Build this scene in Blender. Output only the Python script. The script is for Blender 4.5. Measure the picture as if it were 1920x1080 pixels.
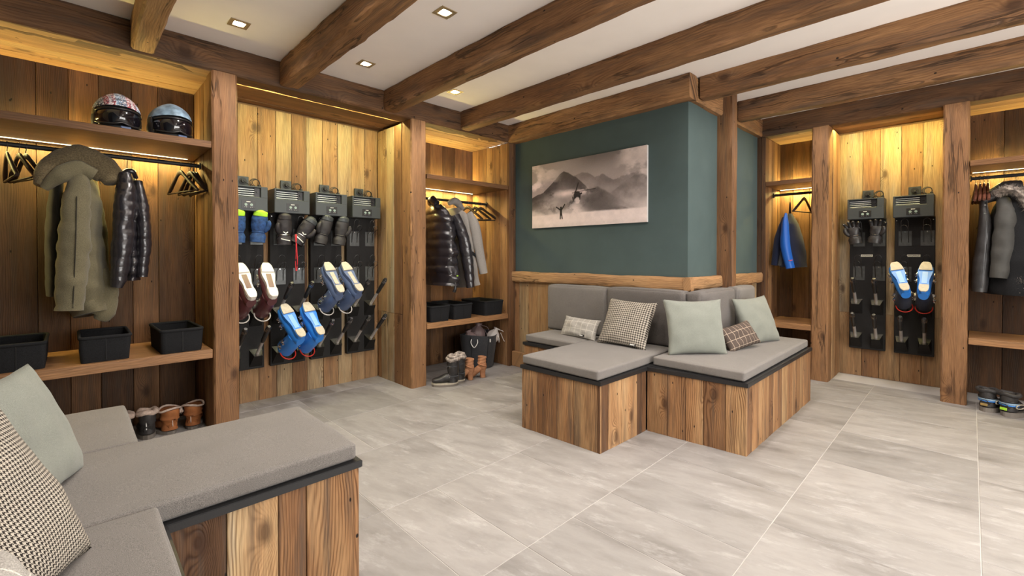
import bpy, bmesh, math, random
import numpy as np
from mathutils import Vector, Matrix, noise
V = Vector
random.seed(7)
for o in list(bpy.data.objects): bpy.data.objects.remove(o)
SC = bpy.context.scene
COL = SC.collection

# ------------------------------------------------------------------ camera
YAW, PITCH, ROLL, FPX = 0.796272, 0.01024, 0.0, 843.47
cam = bpy.data.cameras.new('camera'); camo = bpy.data.objects.new('camera', cam); COL.objects.link(camo)
cam.sensor_width = 36; cam.lens = FPX/1920*36; cam.shift_y = -(540-486.4)/1920; cam.clip_start = 0.02; cam.clip_end = 60
camo.location = (0, 0, 1.1)
fw = V((math.cos(YAW)*math.cos(PITCH), math.sin(YAW)*math.cos(PITCH), -math.sin(PITCH)))
camo.rotation_euler = fw.to_track_quat('-Z', 'Y').to_euler()
SC.camera = camo
# ------------------------------------------------------------------ world, exposure
w = bpy.data.worlds.new('world'); SC.world = w; w.use_nodes = True
w.node_tree.nodes['Background'].inputs[0].default_value = (1.0, 0.965, 0.92, 1)
w.node_tree.nodes['Background'].inputs[1].default_value = 5.2
SC.view_settings.view_transform = 'Standard'; SC.view_settings.look = 'None'
SC.view_settings.gamma = 1; SC.view_settings.use_curve_mapping = False
SC.view_settings.exposure = 0.78
# ------------------------------------------------------------------ light constants
SPOT_W = 13.5            # one ceiling downlight
SPOT_COL = (1.0, 0.91, 0.83)
LED_GAIN = 2.8
LED_WARM = (1.0, 0.80, 0.27); LED_COOL = (0.98, 0.92, 0.40); LED_GOLD = (1.0, .80, .27)
CEIL, BB = 2.377, 2.21   # ceiling, underside of the beams
FY, RY = 3.2, 3.78       # left wall: face of the posts, back of the bays
FX, RX = 4.65, 5.14      # right wall: the same
def spot(x, y, z, watts=None):
    l = bpy.data.lights.new('downlight_lamp', 'SPOT'); l.energy = watts or SPOT_W; l.color = SPOT_COL
    l.spot_size = math.radians(150); l.spot_blend = 0.9; l.shadow_soft_size = 0.022
    o = bpy.data.objects.new('downlight_lamp', l); COL.objects.link(o); o.location = (x, y, z); return o
def strip(x0, x1, y0, y1, z, up, watts, col, ax='X'):
    """LED strip: an area lamp lying along the strip."""
    l = bpy.data.lights.new('led_lamp', 'AREA'); l.shape = 'RECTANGLE'; l.energy = watts*LED_GAIN; l.color = col
    l.size = abs(x1-x0) if ax == 'X' else abs(y1-y0); l.size_y = 0.012
    o = bpy.data.objects.new('led_lamp', l); COL.objects.link(o)
    o.location = ((x0+x1)/2, (y0+y1)/2, z)
    d = V(up).normalized(); xa = V((1, 0, 0)) if ax == 'X' else V((0, 1, 0))
    za = -d; ya = za.cross(xa).normalized()
    o.rotation_euler = Matrix((xa, ya, za)).transposed().to_euler(); return o

# ------------------------------------------------------------------ material helpers
class NT:
    def __init__(s, name):
        s.m = bpy.data.materials.new(name); s.m.use_nodes = True; s.t = s.m.node_tree
        s.t.nodes.clear(); s.out = s.n('ShaderNodeOutputMaterial'); s.b = s.n('ShaderNodeBsdfPrincipled')
        s.l(s.b.outputs[0], s.out.inputs[0])
    def n(s, k, **kw):
        x = s.t.nodes.new(k)
        for a, b in kw.items(): setattr(x, a, b)
        return x
    def l(s, a, b): s.t.links.new(a, b)
    def put(s, inp, v):
        if v is None: return
        if hasattr(v, 'default_value') or hasattr(v, 'is_linked'): s.l(v, inp)
        else: inp.default_value = v
    def ma(s, op, a, b=None, c=None, clamp=False):
        x = s.n('ShaderNodeMath', operation=op); x.use_clamp = clamp
        s.put(x.inputs[0], a); s.put(x.inputs[1], b); s.put(x.inputs[2], c); return x.outputs[0]
    def vm(s, op, a, b=None):
        x = s.n('ShaderNodeVectorMath', operation=op); s.put(x.inputs[0], a); s.put(x.inputs[1], b); return x.outputs[0]
    def noise(s, vec, scale, detail=2.0, rough=0.5, out=0):
        x = s.n('ShaderNodeTexNoise'); s.put(x.inputs['Vector'], vec); x.inputs['Scale'].default_value = scale
        x.inputs['Detail'].default_value = detail; x.inputs['Roughness'].default_value = rough; return x.outputs[out]
    def ramp(s, f, stops, interp='LINEAR'):
        x = s.n('ShaderNodeValToRGB'); x.color_ramp.interpolation = interp; e = x.color_ramp.elements
        while len(e) < len(stops): e.new(0.5)
        for i, (p, c) in enumerate(stops): e[i].position = p; e[i].color = (*c, 1) if len(c) == 3 else c
        s.put(x.inputs[0], f); return x.outputs[0]
    def mr(s, v, a, b, c=0.0, d=1.0):
        x = s.n('ShaderNodeMapRange'); s.put(x.inputs[0], v)
        for i, q in enumerate((a, b, c, d)): s.put(x.inputs[i+1], q)
        return x.outputs[0]
    def mix(s, f, a, b, mode='MIX'):
        x = s.n('ShaderNodeMix', data_type='RGBA', blend_type=mode); s.put(x.inputs[0], f)
        for i, q in ((6, a), (7, b)):
            if isinstance(q, tuple): x.inputs[i].default_value = (*q, 1) if len(q) == 3 else q
            else: s.l(q, x.inputs[i])
        return x.outputs[2]
    def bump(s, h, strength, dist):
        x = s.n('ShaderNodeBump'); x.inputs['Strength'].default_value = strength; x.inputs['Distance'].default_value = dist
        s.l(h, x.inputs['Height']); s.l(x.outputs[0], s.b.inputs['Normal'])
    def comb(s, a, b, c):
        x = s.n('ShaderNodeCombineXYZ'); s.put(x.inputs[0], a); s.put(x.inputs[1], b); s.put(x.inputs[2], c); return x.outputs[0]
    def sep(s, v):
        x = s.n('ShaderNodeSeparateXYZ'); s.l(v, x.inputs[0]); return x.outputs
    def base(s, c, rough=None, metal=None, spec=None):
        s.put(s.b.inputs['Base Color'], (*c, 1) if isinstance(c, tuple) and len(c) == 3 else c)
        if rough is not None: s.put(s.b.inputs['Roughness'], rough)
        if metal is not None: s.b.inputs['Metallic'].default_value = metal
        if spec is not None: s.b.inputs['Specular IOR Level'].default_value = spec
    def obj(s): return s.n('ShaderNodeTexCoord').outputs['Object']

WOOD_STOPS = [(0.0, (.048, .025, .014)), (.2, (.112, .056, .027)), (.4, (.22, .110, .050)),
              (.58, (.335, .178, .080)), (.76, (.43, .265, .130)), (.9, (.47, .34, .19)), (1.0, (.38, .32, .235))]
def wood(name, bright=1.0, ringf=820., crack=0.0, wear=0.6, grain=1.0, rough=.62, holes=True, knots=1.0, sat=1.0):
    """Old boards: tone and offset of each piece come from its object colour (r = tone, g = offset)."""
    s = NT(name); oc = s.n('ShaderNodeObjectInfo'); cs = s.n('ShaderNodeSeparateColor'); s.l(oc.outputs['Color'], cs.inputs[0])
    tone, off, brt = cs.outputs[0], cs.outputs[1], cs.outputs[2]
    p = s.vm('ADD', s.obj(), s.comb(s.ma('MULTIPLY', off, 37.), s.ma('MULTIPLY', off, 11.3), s.ma('MULTIPLY', off, 5.1)))
    X, Y, Z = s.sep(p); yy = s.ma('ADD', Y, s.ma('MULTIPLY', Z, .63))
    vo = s.n('ShaderNodeTexVoronoi', voronoi_dimensions='2D'); vo.inputs['Scale'].default_value = 1.0
    s.l(s.comb(s.ma('MULTIPLY', X, 2.3), s.ma('MULTIPLY', yy, 5.2), 0.0), vo.inputs['Vector']); vo.inputs['Randomness'].default_value = .9
    kd = vo.outputs['Distance']
    gc = s.n('ShaderNodeSeparateColor'); s.l(vo.outputs['Color'], gc.inputs[0]); gate = s.ma('GREATER_THAN', gc.outputs[0], .62)
    K = s.ma('MULTIPLY', s.ma('POWER', 2.718, s.ma('MULTIPLY', s.ma('MULTIPLY', kd, kd), -34.)), gate)
    w1 = s.noise(s.comb(s.ma('MULTIPLY', X, 1.1), s.ma('MULTIPLY', yy, 4.0), 0.0), 1.0, 2.0)
    w2 = s.noise(s.comb(s.ma('MULTIPLY', X, 7.), s.ma('MULTIPLY', yy, 22.), 0.0), 1.0, 1.0)
    R = s.ma('MULTIPLY', yy, ringf)
    R = s.ma('ADD', R, s.ma('MULTIPLY', w1, 85.)); R = s.ma('ADD', R, s.ma('MULTIPLY', w2, 8.)); R = s.ma('ADD', R, s.ma('MULTIPLY', K, 38.*knots))
    ring = s.ma('MULTIPLY_ADD', s.ma('SINE', R), .5, .5)
    am = s.mr(s.noise(s.comb(s.ma('MULTIPLY', X, 2.2), s.ma('MULTIPLY', yy, 13.), 2.), 1.0, 3.0, .6), .35, .65, .12, 1.0)
    ring2 = s.ma('MULTIPLY', s.ma('POWER', ring, 2.2), am)
    fib = s.noise(s.comb(s.ma('MULTIPLY', X, 9.), s.ma('MULTIPLY', yy, 330.), Z), 1.0, 2.0, .6)
    big = s.noise(s.comb(s.ma('MULTIPLY', X, 1.5), s.ma('MULTIPLY', yy, 9.), 3.3), 1.0, 3.0, .6)
    t = s.ma('ADD', tone, s.ma('MULTIPLY', s.ma('SUBTRACT', big, .5), .95*wear))
    c = s.ramp(t, WOOD_STOPS)
    c = s.mix(s.ma('MULTIPLY', ring2, .62*grain), c, (.20, .11, .06), 'MULTIPLY')
    fm = s.mr(fib, .25, .75, .66, 1.28)
    c = s.mix(1.0, c, s.comb(fm, fm, fm), 'MULTIPLY')
    st = s.noise(s.comb(s.ma('MULTIPLY', X, 1.5), s.ma('MULTIPLY', yy, 24.), 9.1), 1.0, 5.0, .68)
    c = s.mix(s.mr(st, .48, .66, 0., .82*wear), c, (.075, .055, .042))
    kc = s.ma('MULTIPLY', s.mr(kd, .045, .13, 1., 0.), gate)
    if knots: c = s.mix(s.ma('MULTIPLY', kc, .75), c, (.045, .020, .010))
    hgt = s.ma('ADD', s.ma('MULTIPLY', ring2, -.7*grain), s.ma('MULTIPLY', fib, .8)); hgt = s.ma('ADD', hgt, s.ma('MULTIPLY', kc, .6))
    if holes:
        vh = s.n('ShaderNodeTexVoronoi', voronoi_dimensions='2D'); vh.inputs['Scale'].default_value = 1.
        s.l(s.comb(s.ma('MULTIPLY', X, 7.), s.ma('MULTIPLY', yy, 16.), 0.), vh.inputs['Vector'])
        gh = s.n('ShaderNodeSeparateColor'); s.l(vh.outputs['Color'], gh.inputs[0]); hm = s.ma('MULTIPLY', s.mr(vh.outputs['Distance'], .035, .06, 1., 0.), s.ma('GREATER_THAN', gh.outputs[0], .86)); c = s.mix(hm, c, (.012, .008, .006)); hgt = s.ma('SUBTRACT', hgt, s.ma('MULTIPLY', hm, 2.))
    if crack:
        cn = s.noise(s.comb(s.ma('MULTIPLY', X, .55), s.ma('MULTIPLY', yy, 9.), 4.), 1.0, 5.0, .55)
        cm = s.mr(s.ma('ABSOLUTE', s.ma('SUBTRACT', cn, .5)), .004, .013, 1., 0.)
        brk = s.mr(s.noise(s.comb(s.ma('MULTIPLY', X, 1.7), s.ma('MULTIPLY', yy, 4.), 8.), 1., 1.), .42, .55, 0., 1.)
        cm = s.ma('MULTIPLY', s.ma('MULTIPLY', cm, brk), crack); c = s.mix(cm, c, (.012, .007, .004)); hgt = s.ma('SUBTRACT', hgt, s.ma('MULTIPLY', cm, 5.))
    b2 = s.ma('MULTIPLY', brt, bright)
    c = s.mix(1.0, c, s.comb(b2, b2, b2), 'MULTIPLY')
    s.base(c, rough, spec=.25); s.bump(hgt, .75, .0016); return s.m

def plain(name, col, rough=.6, metal=0., var=0., scale=40., bump=0., bs=200., spec=.5, sheen=0.):
    s = NT(name); o = s.obj(); c = col
    if var:
        f = s.mr(s.noise(o, scale, 4.), .3, .7, 1-var, 1+var); c = s.mix(1.0, col, s.comb(f, f, f), 'MULTIPLY')
    s.base(c, rough, metal, spec)
    if bump: s.bump(s.noise(o, bs, 3.), bump, .002)
    if sheen: s.b.inputs['Sheen Weight'].default_value = sheen
    return s.m
def fabric(name, col, heather=.35, scale=420., bump=.5):
    s = NT(name); o = s.obj(); n1 = s.noise(o, scale, 2.); n2 = s.noise(o, scale*2.6, 2.); n3 = s.noise(o, 7., 3.)
    f = s.ma('ADD', s.mr(n1, .3, .7, 1-heather, 1+heather), s.mr(n3, .3, .7, -.05, .05))
    c = s.mix(1.0, col, s.comb(f, f, f), 'MULTIPLY'); s.base(c, .95, spec=.15)
    s.b.inputs['Sheen Weight'].default_value = .15
    s.bump(s.ma('ADD', n1, n2), bump, .0012); return s.m
def houndstooth(name, thread=.0019):
    s = NT(name); X, Y, Z = s.sep(s.obj()); a = s.ma('FLOOR', s.ma('DIVIDE', X, thread)); b = s.ma('FLOOR', s.ma('DIVIDE', Y, thread))
    tw = s.ma('LESS_THAN', s.ma('FLOORED_MODULO', s.ma('ADD', a, b), 4.), 1.5)
    wa = s.ma('LESS_THAN', s.ma('FLOORED_MODULO', a, 8.), 3.5); we = s.ma('LESS_THAN', s.ma('FLOORED_MODULO', b, 8.), 3.5)
    d = s.ma('ADD', s.ma('MULTIPLY', tw, wa), s.ma('MULTIPLY', s.ma('SUBTRACT', 1., tw), we))
    c = s.mix(d, (.44, .40, .34), (.022, .018, .016)); n1 = s.noise(s.obj(), 500., 2.); f = s.mr(n1, .3, .7, .8, 1.2)
    c = s.mix(1., c, s.comb(f, f, f), 'MULTIPLY'); s.base(c, .95, spec=.15); s.bump(n1, .4, .001); return s.m
def plaid(name, col, line, px=.055, py=.055, w=.0028, heather=.3):
    s = NT(name); X, Y, Z = s.sep(s.obj())
    lx = s.ma('LESS_THAN', s.ma('FLOORED_MODULO', s.ma('ADD', X, .011), px), w); ly = s.ma('LESS_THAN', s.ma('FLOORED_MODULO', s.ma('ADD', Y, .017), py), w)
    m = s.ma('MULTIPLY', s.ma('MAXIMUM', lx, ly), .8); n1 = s.noise(s.obj(), 420., 2.); f = s.mr(n1, .3, .7, 1-heather, 1+heather)
    c = s.mix(1., s.mix(m, col, line), s.comb(f, f, f), 'MULTIPLY'); s.base(c, .95, spec=.15); s.bump(n1, .4, .001); return s.m
def knit(name, stops, sc=60.):
    s = NT(name); o = s.obj(); X, Y, Z = s.sep(o)
    n = s.noise(o, sc, 2., .7); band = s.ma('FLOORED_MODULO', s.ma('MULTIPLY', X, 11.), 1.)
    c = s.ramp(band, stops, 'CONSTANT'); c2 = s.mix(s.mr(s.noise(o, 150., 2.), .5, .56), c, (.75, .75, .78)); c3 = s.mix(s.mr(n, .52, .58, 0., .8), c2, (.03, .035, .06))
    s.base(c3, .8); s.bump(n, .6, .003); return s.m
def emit(name, col, st):
    s = NT(name); s.base((.8, .8, .8)); s.b.inputs['Emission Color'].default_value = (*col, 1); s.b.inputs['Emission Strength'].default_value = st; return s.m

M = {}
M['board'] = wood('old_board_wood', bright=.92)
M['bench'] = wood('bench_board_wood', bright=.90, ringf=640., grain=1.2, wear=.8)
M['beam'] = wood('hewn_beam_wood', bright=.95, ringf=620., crack=.6, grain=.7, wear=.75, rough=.7, knots=.7)
M['post'] = wood('hewn_post_wood', bright=.93, ringf=720., crack=.6, grain=.8, wear=.35, rough=.65, knots=1.)
M['shelf'] = wood('planed_shelf_wood', bright=.9, ringf=700., grain=.55, wear=.3, rough=.45, holes=False, knots=.0)
M['black'] = plain('black_lacquer', (.014, .014, .015), .35, bump=.1)
M['black_metal'] = plain('black_metal', (.020, .020, .021), .5, .3)
M['panel'] = plain('black_textured_panel', (.012, .0115, .0115), .6, .0, var=.3, scale=300., bump=.5, bs=500., spec=.22)
M['box'] = plain('grey_powder_coat', (.043, .050, .054), .45, .2, bump=.2, bs=700.)
M['plate'] = plain('grey_steel_plate', (.08, .085, .085), .4, .5, var=.2)
M['steel'] = plain('bright_steel', (.62, .62, .60), .25, 1.)
M['tube'] = plain('grey_tube', (.36, .33, .31), .45, .2)
M['chrome'] = plain('chrome', (.85, .85, .85), .12, 1.)
M['vent'] = plain('vent_lens', (.55, .58, .58), .3, .4)
M['cyan'] = plain('grey_green_plastic', (.25, .33, .30), .4)
M['plug'] = plain('black_rubber', (.012, .012, .012), .55)
M['white'] = plain('white_print', (.75, .75, .72), .6)
M['label'] = plain('cream_label', (.55, .53, .42), .6)
M['blue_wall'] = plain('slate_blue_paint', (.066, .096, .096), .85, var=.05, scale=6., bump=.25, bs=260., spec=.25)
M['ceil'] = plain('ceiling_plaster', (.88, .82, .77), .95, var=.02, scale=5., spec=.1)
M['plaster'] = plain('wall_plaster', (.55, .50, .45), .95)
M['grout'] = plain('grout', (.46, .44, .42), .9)
M['brass'] = plain('brushed_bronze', (.40, .32, .20), .4, .7)
M['lamp'] = emit('lamp_lens', (1., .93, .82), 30.)
M['led'] = emit('led_strip', (1., .86, .45), 5.)
M['sofa'] = fabric('grey_wool', (.160, .148, .138), .45, 650., .45)
M['sofa_dark'] = fabric('dark_grey_wool', (.115, .104, .098), .36)
M['mint'] = fabric('pale_grey_green_wool', (.20, .212, .185), .3, 800., .3)
M['hound'] = houndstooth('houndstooth_wool'); M['hound_near'] = houndstooth('houndstooth_wool_small', .00105)
M['plaid_l'] = plaid('pale_check_wool', (.33, .315, .29), (.62, .59, .53))
M['plaid_d'] = plaid('dark_check_wool', (.085, .065, .055), (.45, .36, .28), .042, .05, .003)
M['felt'] = fabric('charcoal_felt', (.015, .0155, .017), .3, 300.)
M['felt'].node_tree.nodes['Principled BSDF'].inputs['Sheen Weight'].default_value = 0.; M['felt_grey'] = fabric('grey_felt', (.050, .053, .060), .4, 300.)
M['hanger'] = plain('dark_hanger_wood', (.022, .012, .009), .5, spec=.3)
M['hanger_red'] = plain('brown_hanger_wood', (.14, .05, .03), .4)
M['wire'] = plain('dark_wire', (.10, .10, .10), .3, 1.)
M['olive'] = fabric('olive_cotton', (.135, .118, .072), .22, 300., .7)
M['olive_dark'] = fabric('dark_olive_lining', (.030, .026, .018), .25)
M['fleece'] = fabric('brown_hood_fleece', (.135, .105, .06), .35, 160., 1.)
M['puff'] = plain('glossy_black_nylon', (.018, .016, .020), .26, bump=1., bs=38., spec=.8)
M['greycoat'] = fabric('light_grey_wool_coat', (.27, .25, .23), .25)
M['navy'] = fabric('navy_shell', (.010, .014, .035), .2)
M['blue'] = plain('bright_blue_shell', (.008, .095, .42), .5, bump=.4, bs=30.)
M['parka'] = plain('grey_parka_cotton', (.052, .051, .047), .7, var=.25, scale=14., bump=.6, bs=60.)
M['fur'] = plain('grey_brown_fur', (.30, .26, .23), .9, var=.6, scale=45., bump=1., bs=140.)
M['furpale'] = plain('cream_fur', (.55, .43, .36), .95, var=.25, scale=60., bump=1., bs=160.)
M['red'] = plain('red_plastic', (.55, .03, .015), .4)
M['tan'] = plain('tan_suede', (.42, .20, .10), .8, var=.25, scale=25., bump=.4, bs=80.)
M['chestnut'] = plain('chestnut_suede', (.30, .105, .03), .8, var=.2, scale=25.)
M['leather'] = plain('black_leather', (.025, .024, .025), .4, var=.4, scale=20., bump=.5, bs=60.)
M['glove'] = plain('black_glove_fabric', (.018, .015, .017), .6, var=.5, scale=40., bump=.6, bs=60.)
M['sole'] = plain('grey_rubber_sole', (.17, .15, .13), .7)
M['shoegrey'] = plain('charcoal_nylon', (.026, .024, .024), .6, var=.4, scale=30., bump=.5, bs=80.)
M['lime'] = plain('lime_fleece', (.33, .62, .03), .8, bump=.6, bs=90.)
M['mitten'] = plain('blue_denim_fabric', (.015, .055, .17), .8, var=.5, scale=60., bump=.5, bs=90.)
M['bootwhite'] = plain('cream_plastic', (.68, .64, .58), .35)
M['maroon'] = plain('maroon_plastic', (.10, .03, .035), .3)
M['bootblue'] = plain('sky_blue_plastic', (.025, .20, .66), .28)
M['iceblue'] = plain('ice_blue_plastic', (.16, .36, .72), .35); M['bootnavy'] = plain('dusty_blue_plastic', (.09, .13, .24), .3)
M['beige'] = plain('beige_rubber', (.42, .38, .30), .6, var=.15, bump=.3, bs=60.)
M['goggle'] = plain('goggle_lens', (.006, .005, .008), .08, spec=1.)
M['knit_r'] = knit('red_blue_knit', [(0., (.12, .16, .26)), (.25, (.35, .05, .07)), (.45, (.55, .45, .5)), (.6, (.30, .03, .05)), (.75, (.25, .38, .55))])
M['knit_b'] = plain('pale_blue_print', (.16, .24, .32), .6, var=.6, scale=22.)
M['gold'] = plain('olive_strap', (.28, .19, .06), .7)
M['bag'] = plain('mauve_satin', (.24, .17, .17), .5, bump=.6, bs=30.)
M['bagwhite'] = plain('white_cotton', (.72, .68, .66), .8, bump=.5, bs=50.)
M['cord'] = plain('white_cord', (.8, .8, .78), .7)
M['redcord'] = plain('red_cord', (.5, .02, .03), .6)

def tile_mat():
    s = NT('stone_tile'); oi = s.n('ShaderNodeObjectInfo'); cs = s.n('ShaderNodeSeparateColor'); s.l(oi.outputs['Color'], cs.inputs[0])
    p = s.vm('ADD', s.obj(), s.comb(s.ma('MULTIPLY', cs.outputs[1], 61.), s.ma('MULTIPLY', cs.outputs[1], 23.), 0.))
    X, Y, Z = s.sep(p)
    q = s.comb(s.ma('ADD', s.ma('MULTIPLY', X, 5.), s.ma('MULTIPLY', Y, 1.2)), s.ma('MULTIPLY', Y, 1.6), 0.)
    a = s.noise(q, 1.0, 8., .62); b = s.noise(p, 3.0, 6., .7); v = s.noise(q, 2.4, 9., .75)
    c = s.ramp(a, [(.28, (.15, .14, .132)), (.43, (.235, .222, .213)), (.55, (.285, .272, .262)), (.72, (.205, .193, .184))])
    c = s.mix(s.mr(v, .53, .70, 0., .6), c, (.46, .45, .44)); c = s.mix(s.mr(b, .55, .75, 0., .45), c, (.15, .14, .13))
    f = s.mr(cs.outputs[0], 0., 1., .86, 1.12); c = s.mix(1., c, s.comb(f, f, f), 'MULTIPLY')
    s.base(c, s.mr(v, .3, .7, .42, .62), spec=.4); s.bump(s.ma('ADD', v, a), .25, .0015); return s.m
M['tile'] = tile_mat()

# ------------------------------------------------------------------ object helpers
def link(name, data, parent=None, loc=None, mtx=None):
    o = bpy.data.objects.new(name, data); COL.objects.link(o)
    if parent is not None: o.parent = parent
    if mtx is not None: o.matrix_local = mtx if parent is not None else mtx
    elif loc is not None: o.location = loc
    return o
def tag(o, label=None, cat=None, group=None, kind=None):
    if label: o['label'] = label
    if cat: o['category'] = cat
    if group: o['group'] = group
    if kind: o['kind'] = kind
    return o
def thing(name, label, cat, loc=(0, 0, 0), rz=0., group=None, mtx=None):
    o = bpy.data.objects.new(name, None); COL.objects.link(o); o.empty_display_size = .05
    if mtx is not None: o.matrix_world = mtx
    else: o.location = loc; o.rotation_euler = (0, 0, rz)
    return tag(o, label, cat, group)
def frame(o, x, z):
    x = V(x).normalized(); z = V(z); z = (z - x*z.dot(x)).normalized(); y = z.cross(x)
    m = Matrix((x, y, z)).transposed().to_4x4(); m.translation = V(o); return m
def tone(o, t, b=1.0, g=None):
    o.color = (t, random.random() if g is None else g, b, 1); return o
class B:
    """collects shapes into one mesh; off shifts every vertex (object base at its own origin)"""
    def __init__(s, off=(0, 0, 0)): s.bm = bmesh.new(); s.off = V(off)
    def box(s, x0, x1, y0, y1, z0, z1, bev=0., seg=1, mtx=None):
        r = bmesh.ops.create_cube(s.bm, size=1.); vs = r['verts']
        for v in vs: v.co = V(((x0+x1)/2+v.co.x*(x1-x0), (y0+y1)/2+v.co.y*(y1-y0), (z0+z1)/2+v.co.z*(z1-z0)))
        if mtx is not None:
            for v in vs: v.co = mtx @ v.co
        if bev:
            es = list({e for v in vs for e in v.link_edges})
            bmesh.ops.bevel(s.bm, geom=es, offset=bev, segments=seg, affect='EDGES', profile=.5)
        return s
    def poly(s, verts, faces):
        vs = [s.bm.verts.new(V(v)) for v in verts]
        for f in faces:
            try: s.bm.faces.new([vs[i] for i in f])
            except ValueError: pass
        return s
    def tube(s, pts, rad, n=8, cap=True, ref=(0, 0, 1), closed=False, disp=None, ell=None):
        """pts: path; rad: number, list, or list of (a, b) half axes; ref: direction of axis b"""
        pts = [V(p) for p in pts]; N = len(pts); rings = []; ref = V(ref)
        for i, p in enumerate(pts):
            if closed: t = pts[(i+1) % N]-pts[i-1]
            else: t = pts[min(i+1, N-1)]-pts[max(i-1, 0)]
            t.normalize(); r = ref - t*ref.dot(t)
            if r.length < .05: r = V((1, 0, 0)) - t*t.x
            if r.length < .05: r = V((0, 1, 0)) - t*t.y
            r.normalize(); a = t.cross(r)
            q = rad[i] if isinstance(rad, (list, tuple)) else rad
            ra, rb = q if isinstance(q, (list, tuple)) else (q, q)
            ring = []
            for k in range(n):
                an = 2*math.pi*k/n; c = a*math.cos(an)*ra + r*math.sin(an)*rb
                if disp: c = c*(1+disp(i/(N-1), an, p+c))
                ring.append(s.bm.verts.new(p+c))
            rings.append(ring)
        m = N if closed else N-1
        for i in range(m):
            A, C = rings[i], rings[(i+1) % N]
            for k in range(n):
                s.bm.faces.new((A[k], A[(k+1) % n], C[(k+1) % n], C[k]))
        if cap and not closed:
            s.bm.faces.new(rings[0][::-1]); s.bm.faces.new(rings[-1])
        return s
    def ball(s, c, r, u=14, v=10, fn=None):
        m = Matrix.Translation(V(c)) @ Matrix.Diagonal((*(r if isinstance(r, (tuple, list)) else (r, r, r)), 1))
        q = bmesh.ops.create_uvsphere(s.bm, u_segments=u, v_segments=v, radius=1., matrix=m)
        if fn:
            for x in q['verts']: x.co = fn(x.co)
        return s
    def cyl(s, a, b, r, n=12, r2=None): return s.tube([a, b], [r, r if r2 is None else r2], n)
    def build(s, name, mat, parent=None, smooth=False, mtx=None, loc=None, ang=None):
        if s.off.length: bmesh.ops.translate(s.bm, verts=s.bm.verts, vec=s.off)
        bmesh.ops.recalc_face_normals(s.bm, faces=s.bm.faces)
        me = bpy.data.meshes.new(name); s.bm.to_mesh(me); s.bm.free()
        me.materials.append(M[mat] if isinstance(mat, str) else mat)
        if smooth:
            for p in me.polygons: p.use_smooth = True
            if ang: me.set_sharp_from_angle(angle=math.radians(ang))
        return link(name, me, parent, loc, mtx)
def spline(pts, n):
    """Catmull-Rom through the points"""
    pts = [V(p) for p in pts]; P = [pts[0]*2-pts[1]]+pts+[pts[-1]*2-pts[-2]]; out = []
    segs = len(pts)-1
    for i in range(n+1):
        t = i/n*segs; k = min(int(t), segs-1); u = t-k; a, b, c, d = P[k:k+4]
        out.append(.5*((2*b)+(c-a)*u+(2*a-5*b+4*c-d)*u*u+(3*b-a-3*c+d)*u**3))
    return out
def lerp_list(vals, n):
    out = []
    for i in range(n+1):
        t = i/n*(len(vals)-1); k = min(int(t), len(vals)-2); u = t-k
        a, b = vals[k], vals[k+1]
        out.append(tuple(p+(q-p)*u for p, q in zip(a, b)) if isinstance(a, tuple) else a+(b-a)*u)
    return out

# planks: one mesh each, local X along the grain, local Z = outward face
def plank(parent, m, L, W, T, mat, t, b=1.0, name='plank'):
    c = min(.0022, W*.1); h, y, z = L/2, W/2, T/2
    prof = [(-y, -z), (y, -z), (y, z-c), (y-c, z), (-y+c, z), (-y, z-c)]
    vs = [(-h, *p) for p in prof]+[(h, *p) for p in prof]
    fs = [(5, 4, 3, 2, 1, 0), (6, 7, 8, 9, 10, 11)]+[(i, (i+1) % 6, 6+(i+1) % 6, 6+i) for i in range(6)]
    me = bpy.data.meshes.new(name); me.from_pydata(vs, [], fs); me.materials.append(M[mat])
    o = link(name, me, parent, mtx=m); return tone(o, t, b)
def clad(parent, origin, along, up, normal, width, height, mat='board', tones=(.3, .6), wr=(.10, .17), T=.018, b=1.0, widths=None, tl=None, name='plank', split=None):
    """boards side by side along 'along', each 'height' long in direction 'up', proud of origin along 'normal'"""
    along, up, normal = V(along).normalized(), V(up).normalized(), V(normal).normalized()
    x = 0.; i = 0
    ws = list(widths) if widths else None
    while x < width-.004:
        w_ = ws[i] if ws and i < len(ws) else random.uniform(*wr)
        if width-x-w_ < wr[0]*.45 or x+w_ > width: w_ = width-x
        t = tl[i % len(tl)] if tl else random.uniform(*tones)
        if not tl and random.random() < .13: t = max(0., t-.25)
        pr = random.uniform(0, .004)
        pieces = [(0., height)]
        if split: sp = split+random.uniform(-.004, .004); pieces = [(0., sp-.001), (sp+.001, height)]
        for (a, c) in pieces:
            cpos = V(origin)+along*(x+w_/2)+up*((a+c)/2)+normal*(T/2+pr-.004)
            tt = t if a == 0. or not split else min(1., max(0., t+random.uniform(-.1, .22)))
            plank(parent, frame(cpos, up, normal), c-a-.001, w_-.0022, T, mat, tt, b*random.uniform(.9, 1.1), name)
        x += w_; i += 1

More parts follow.
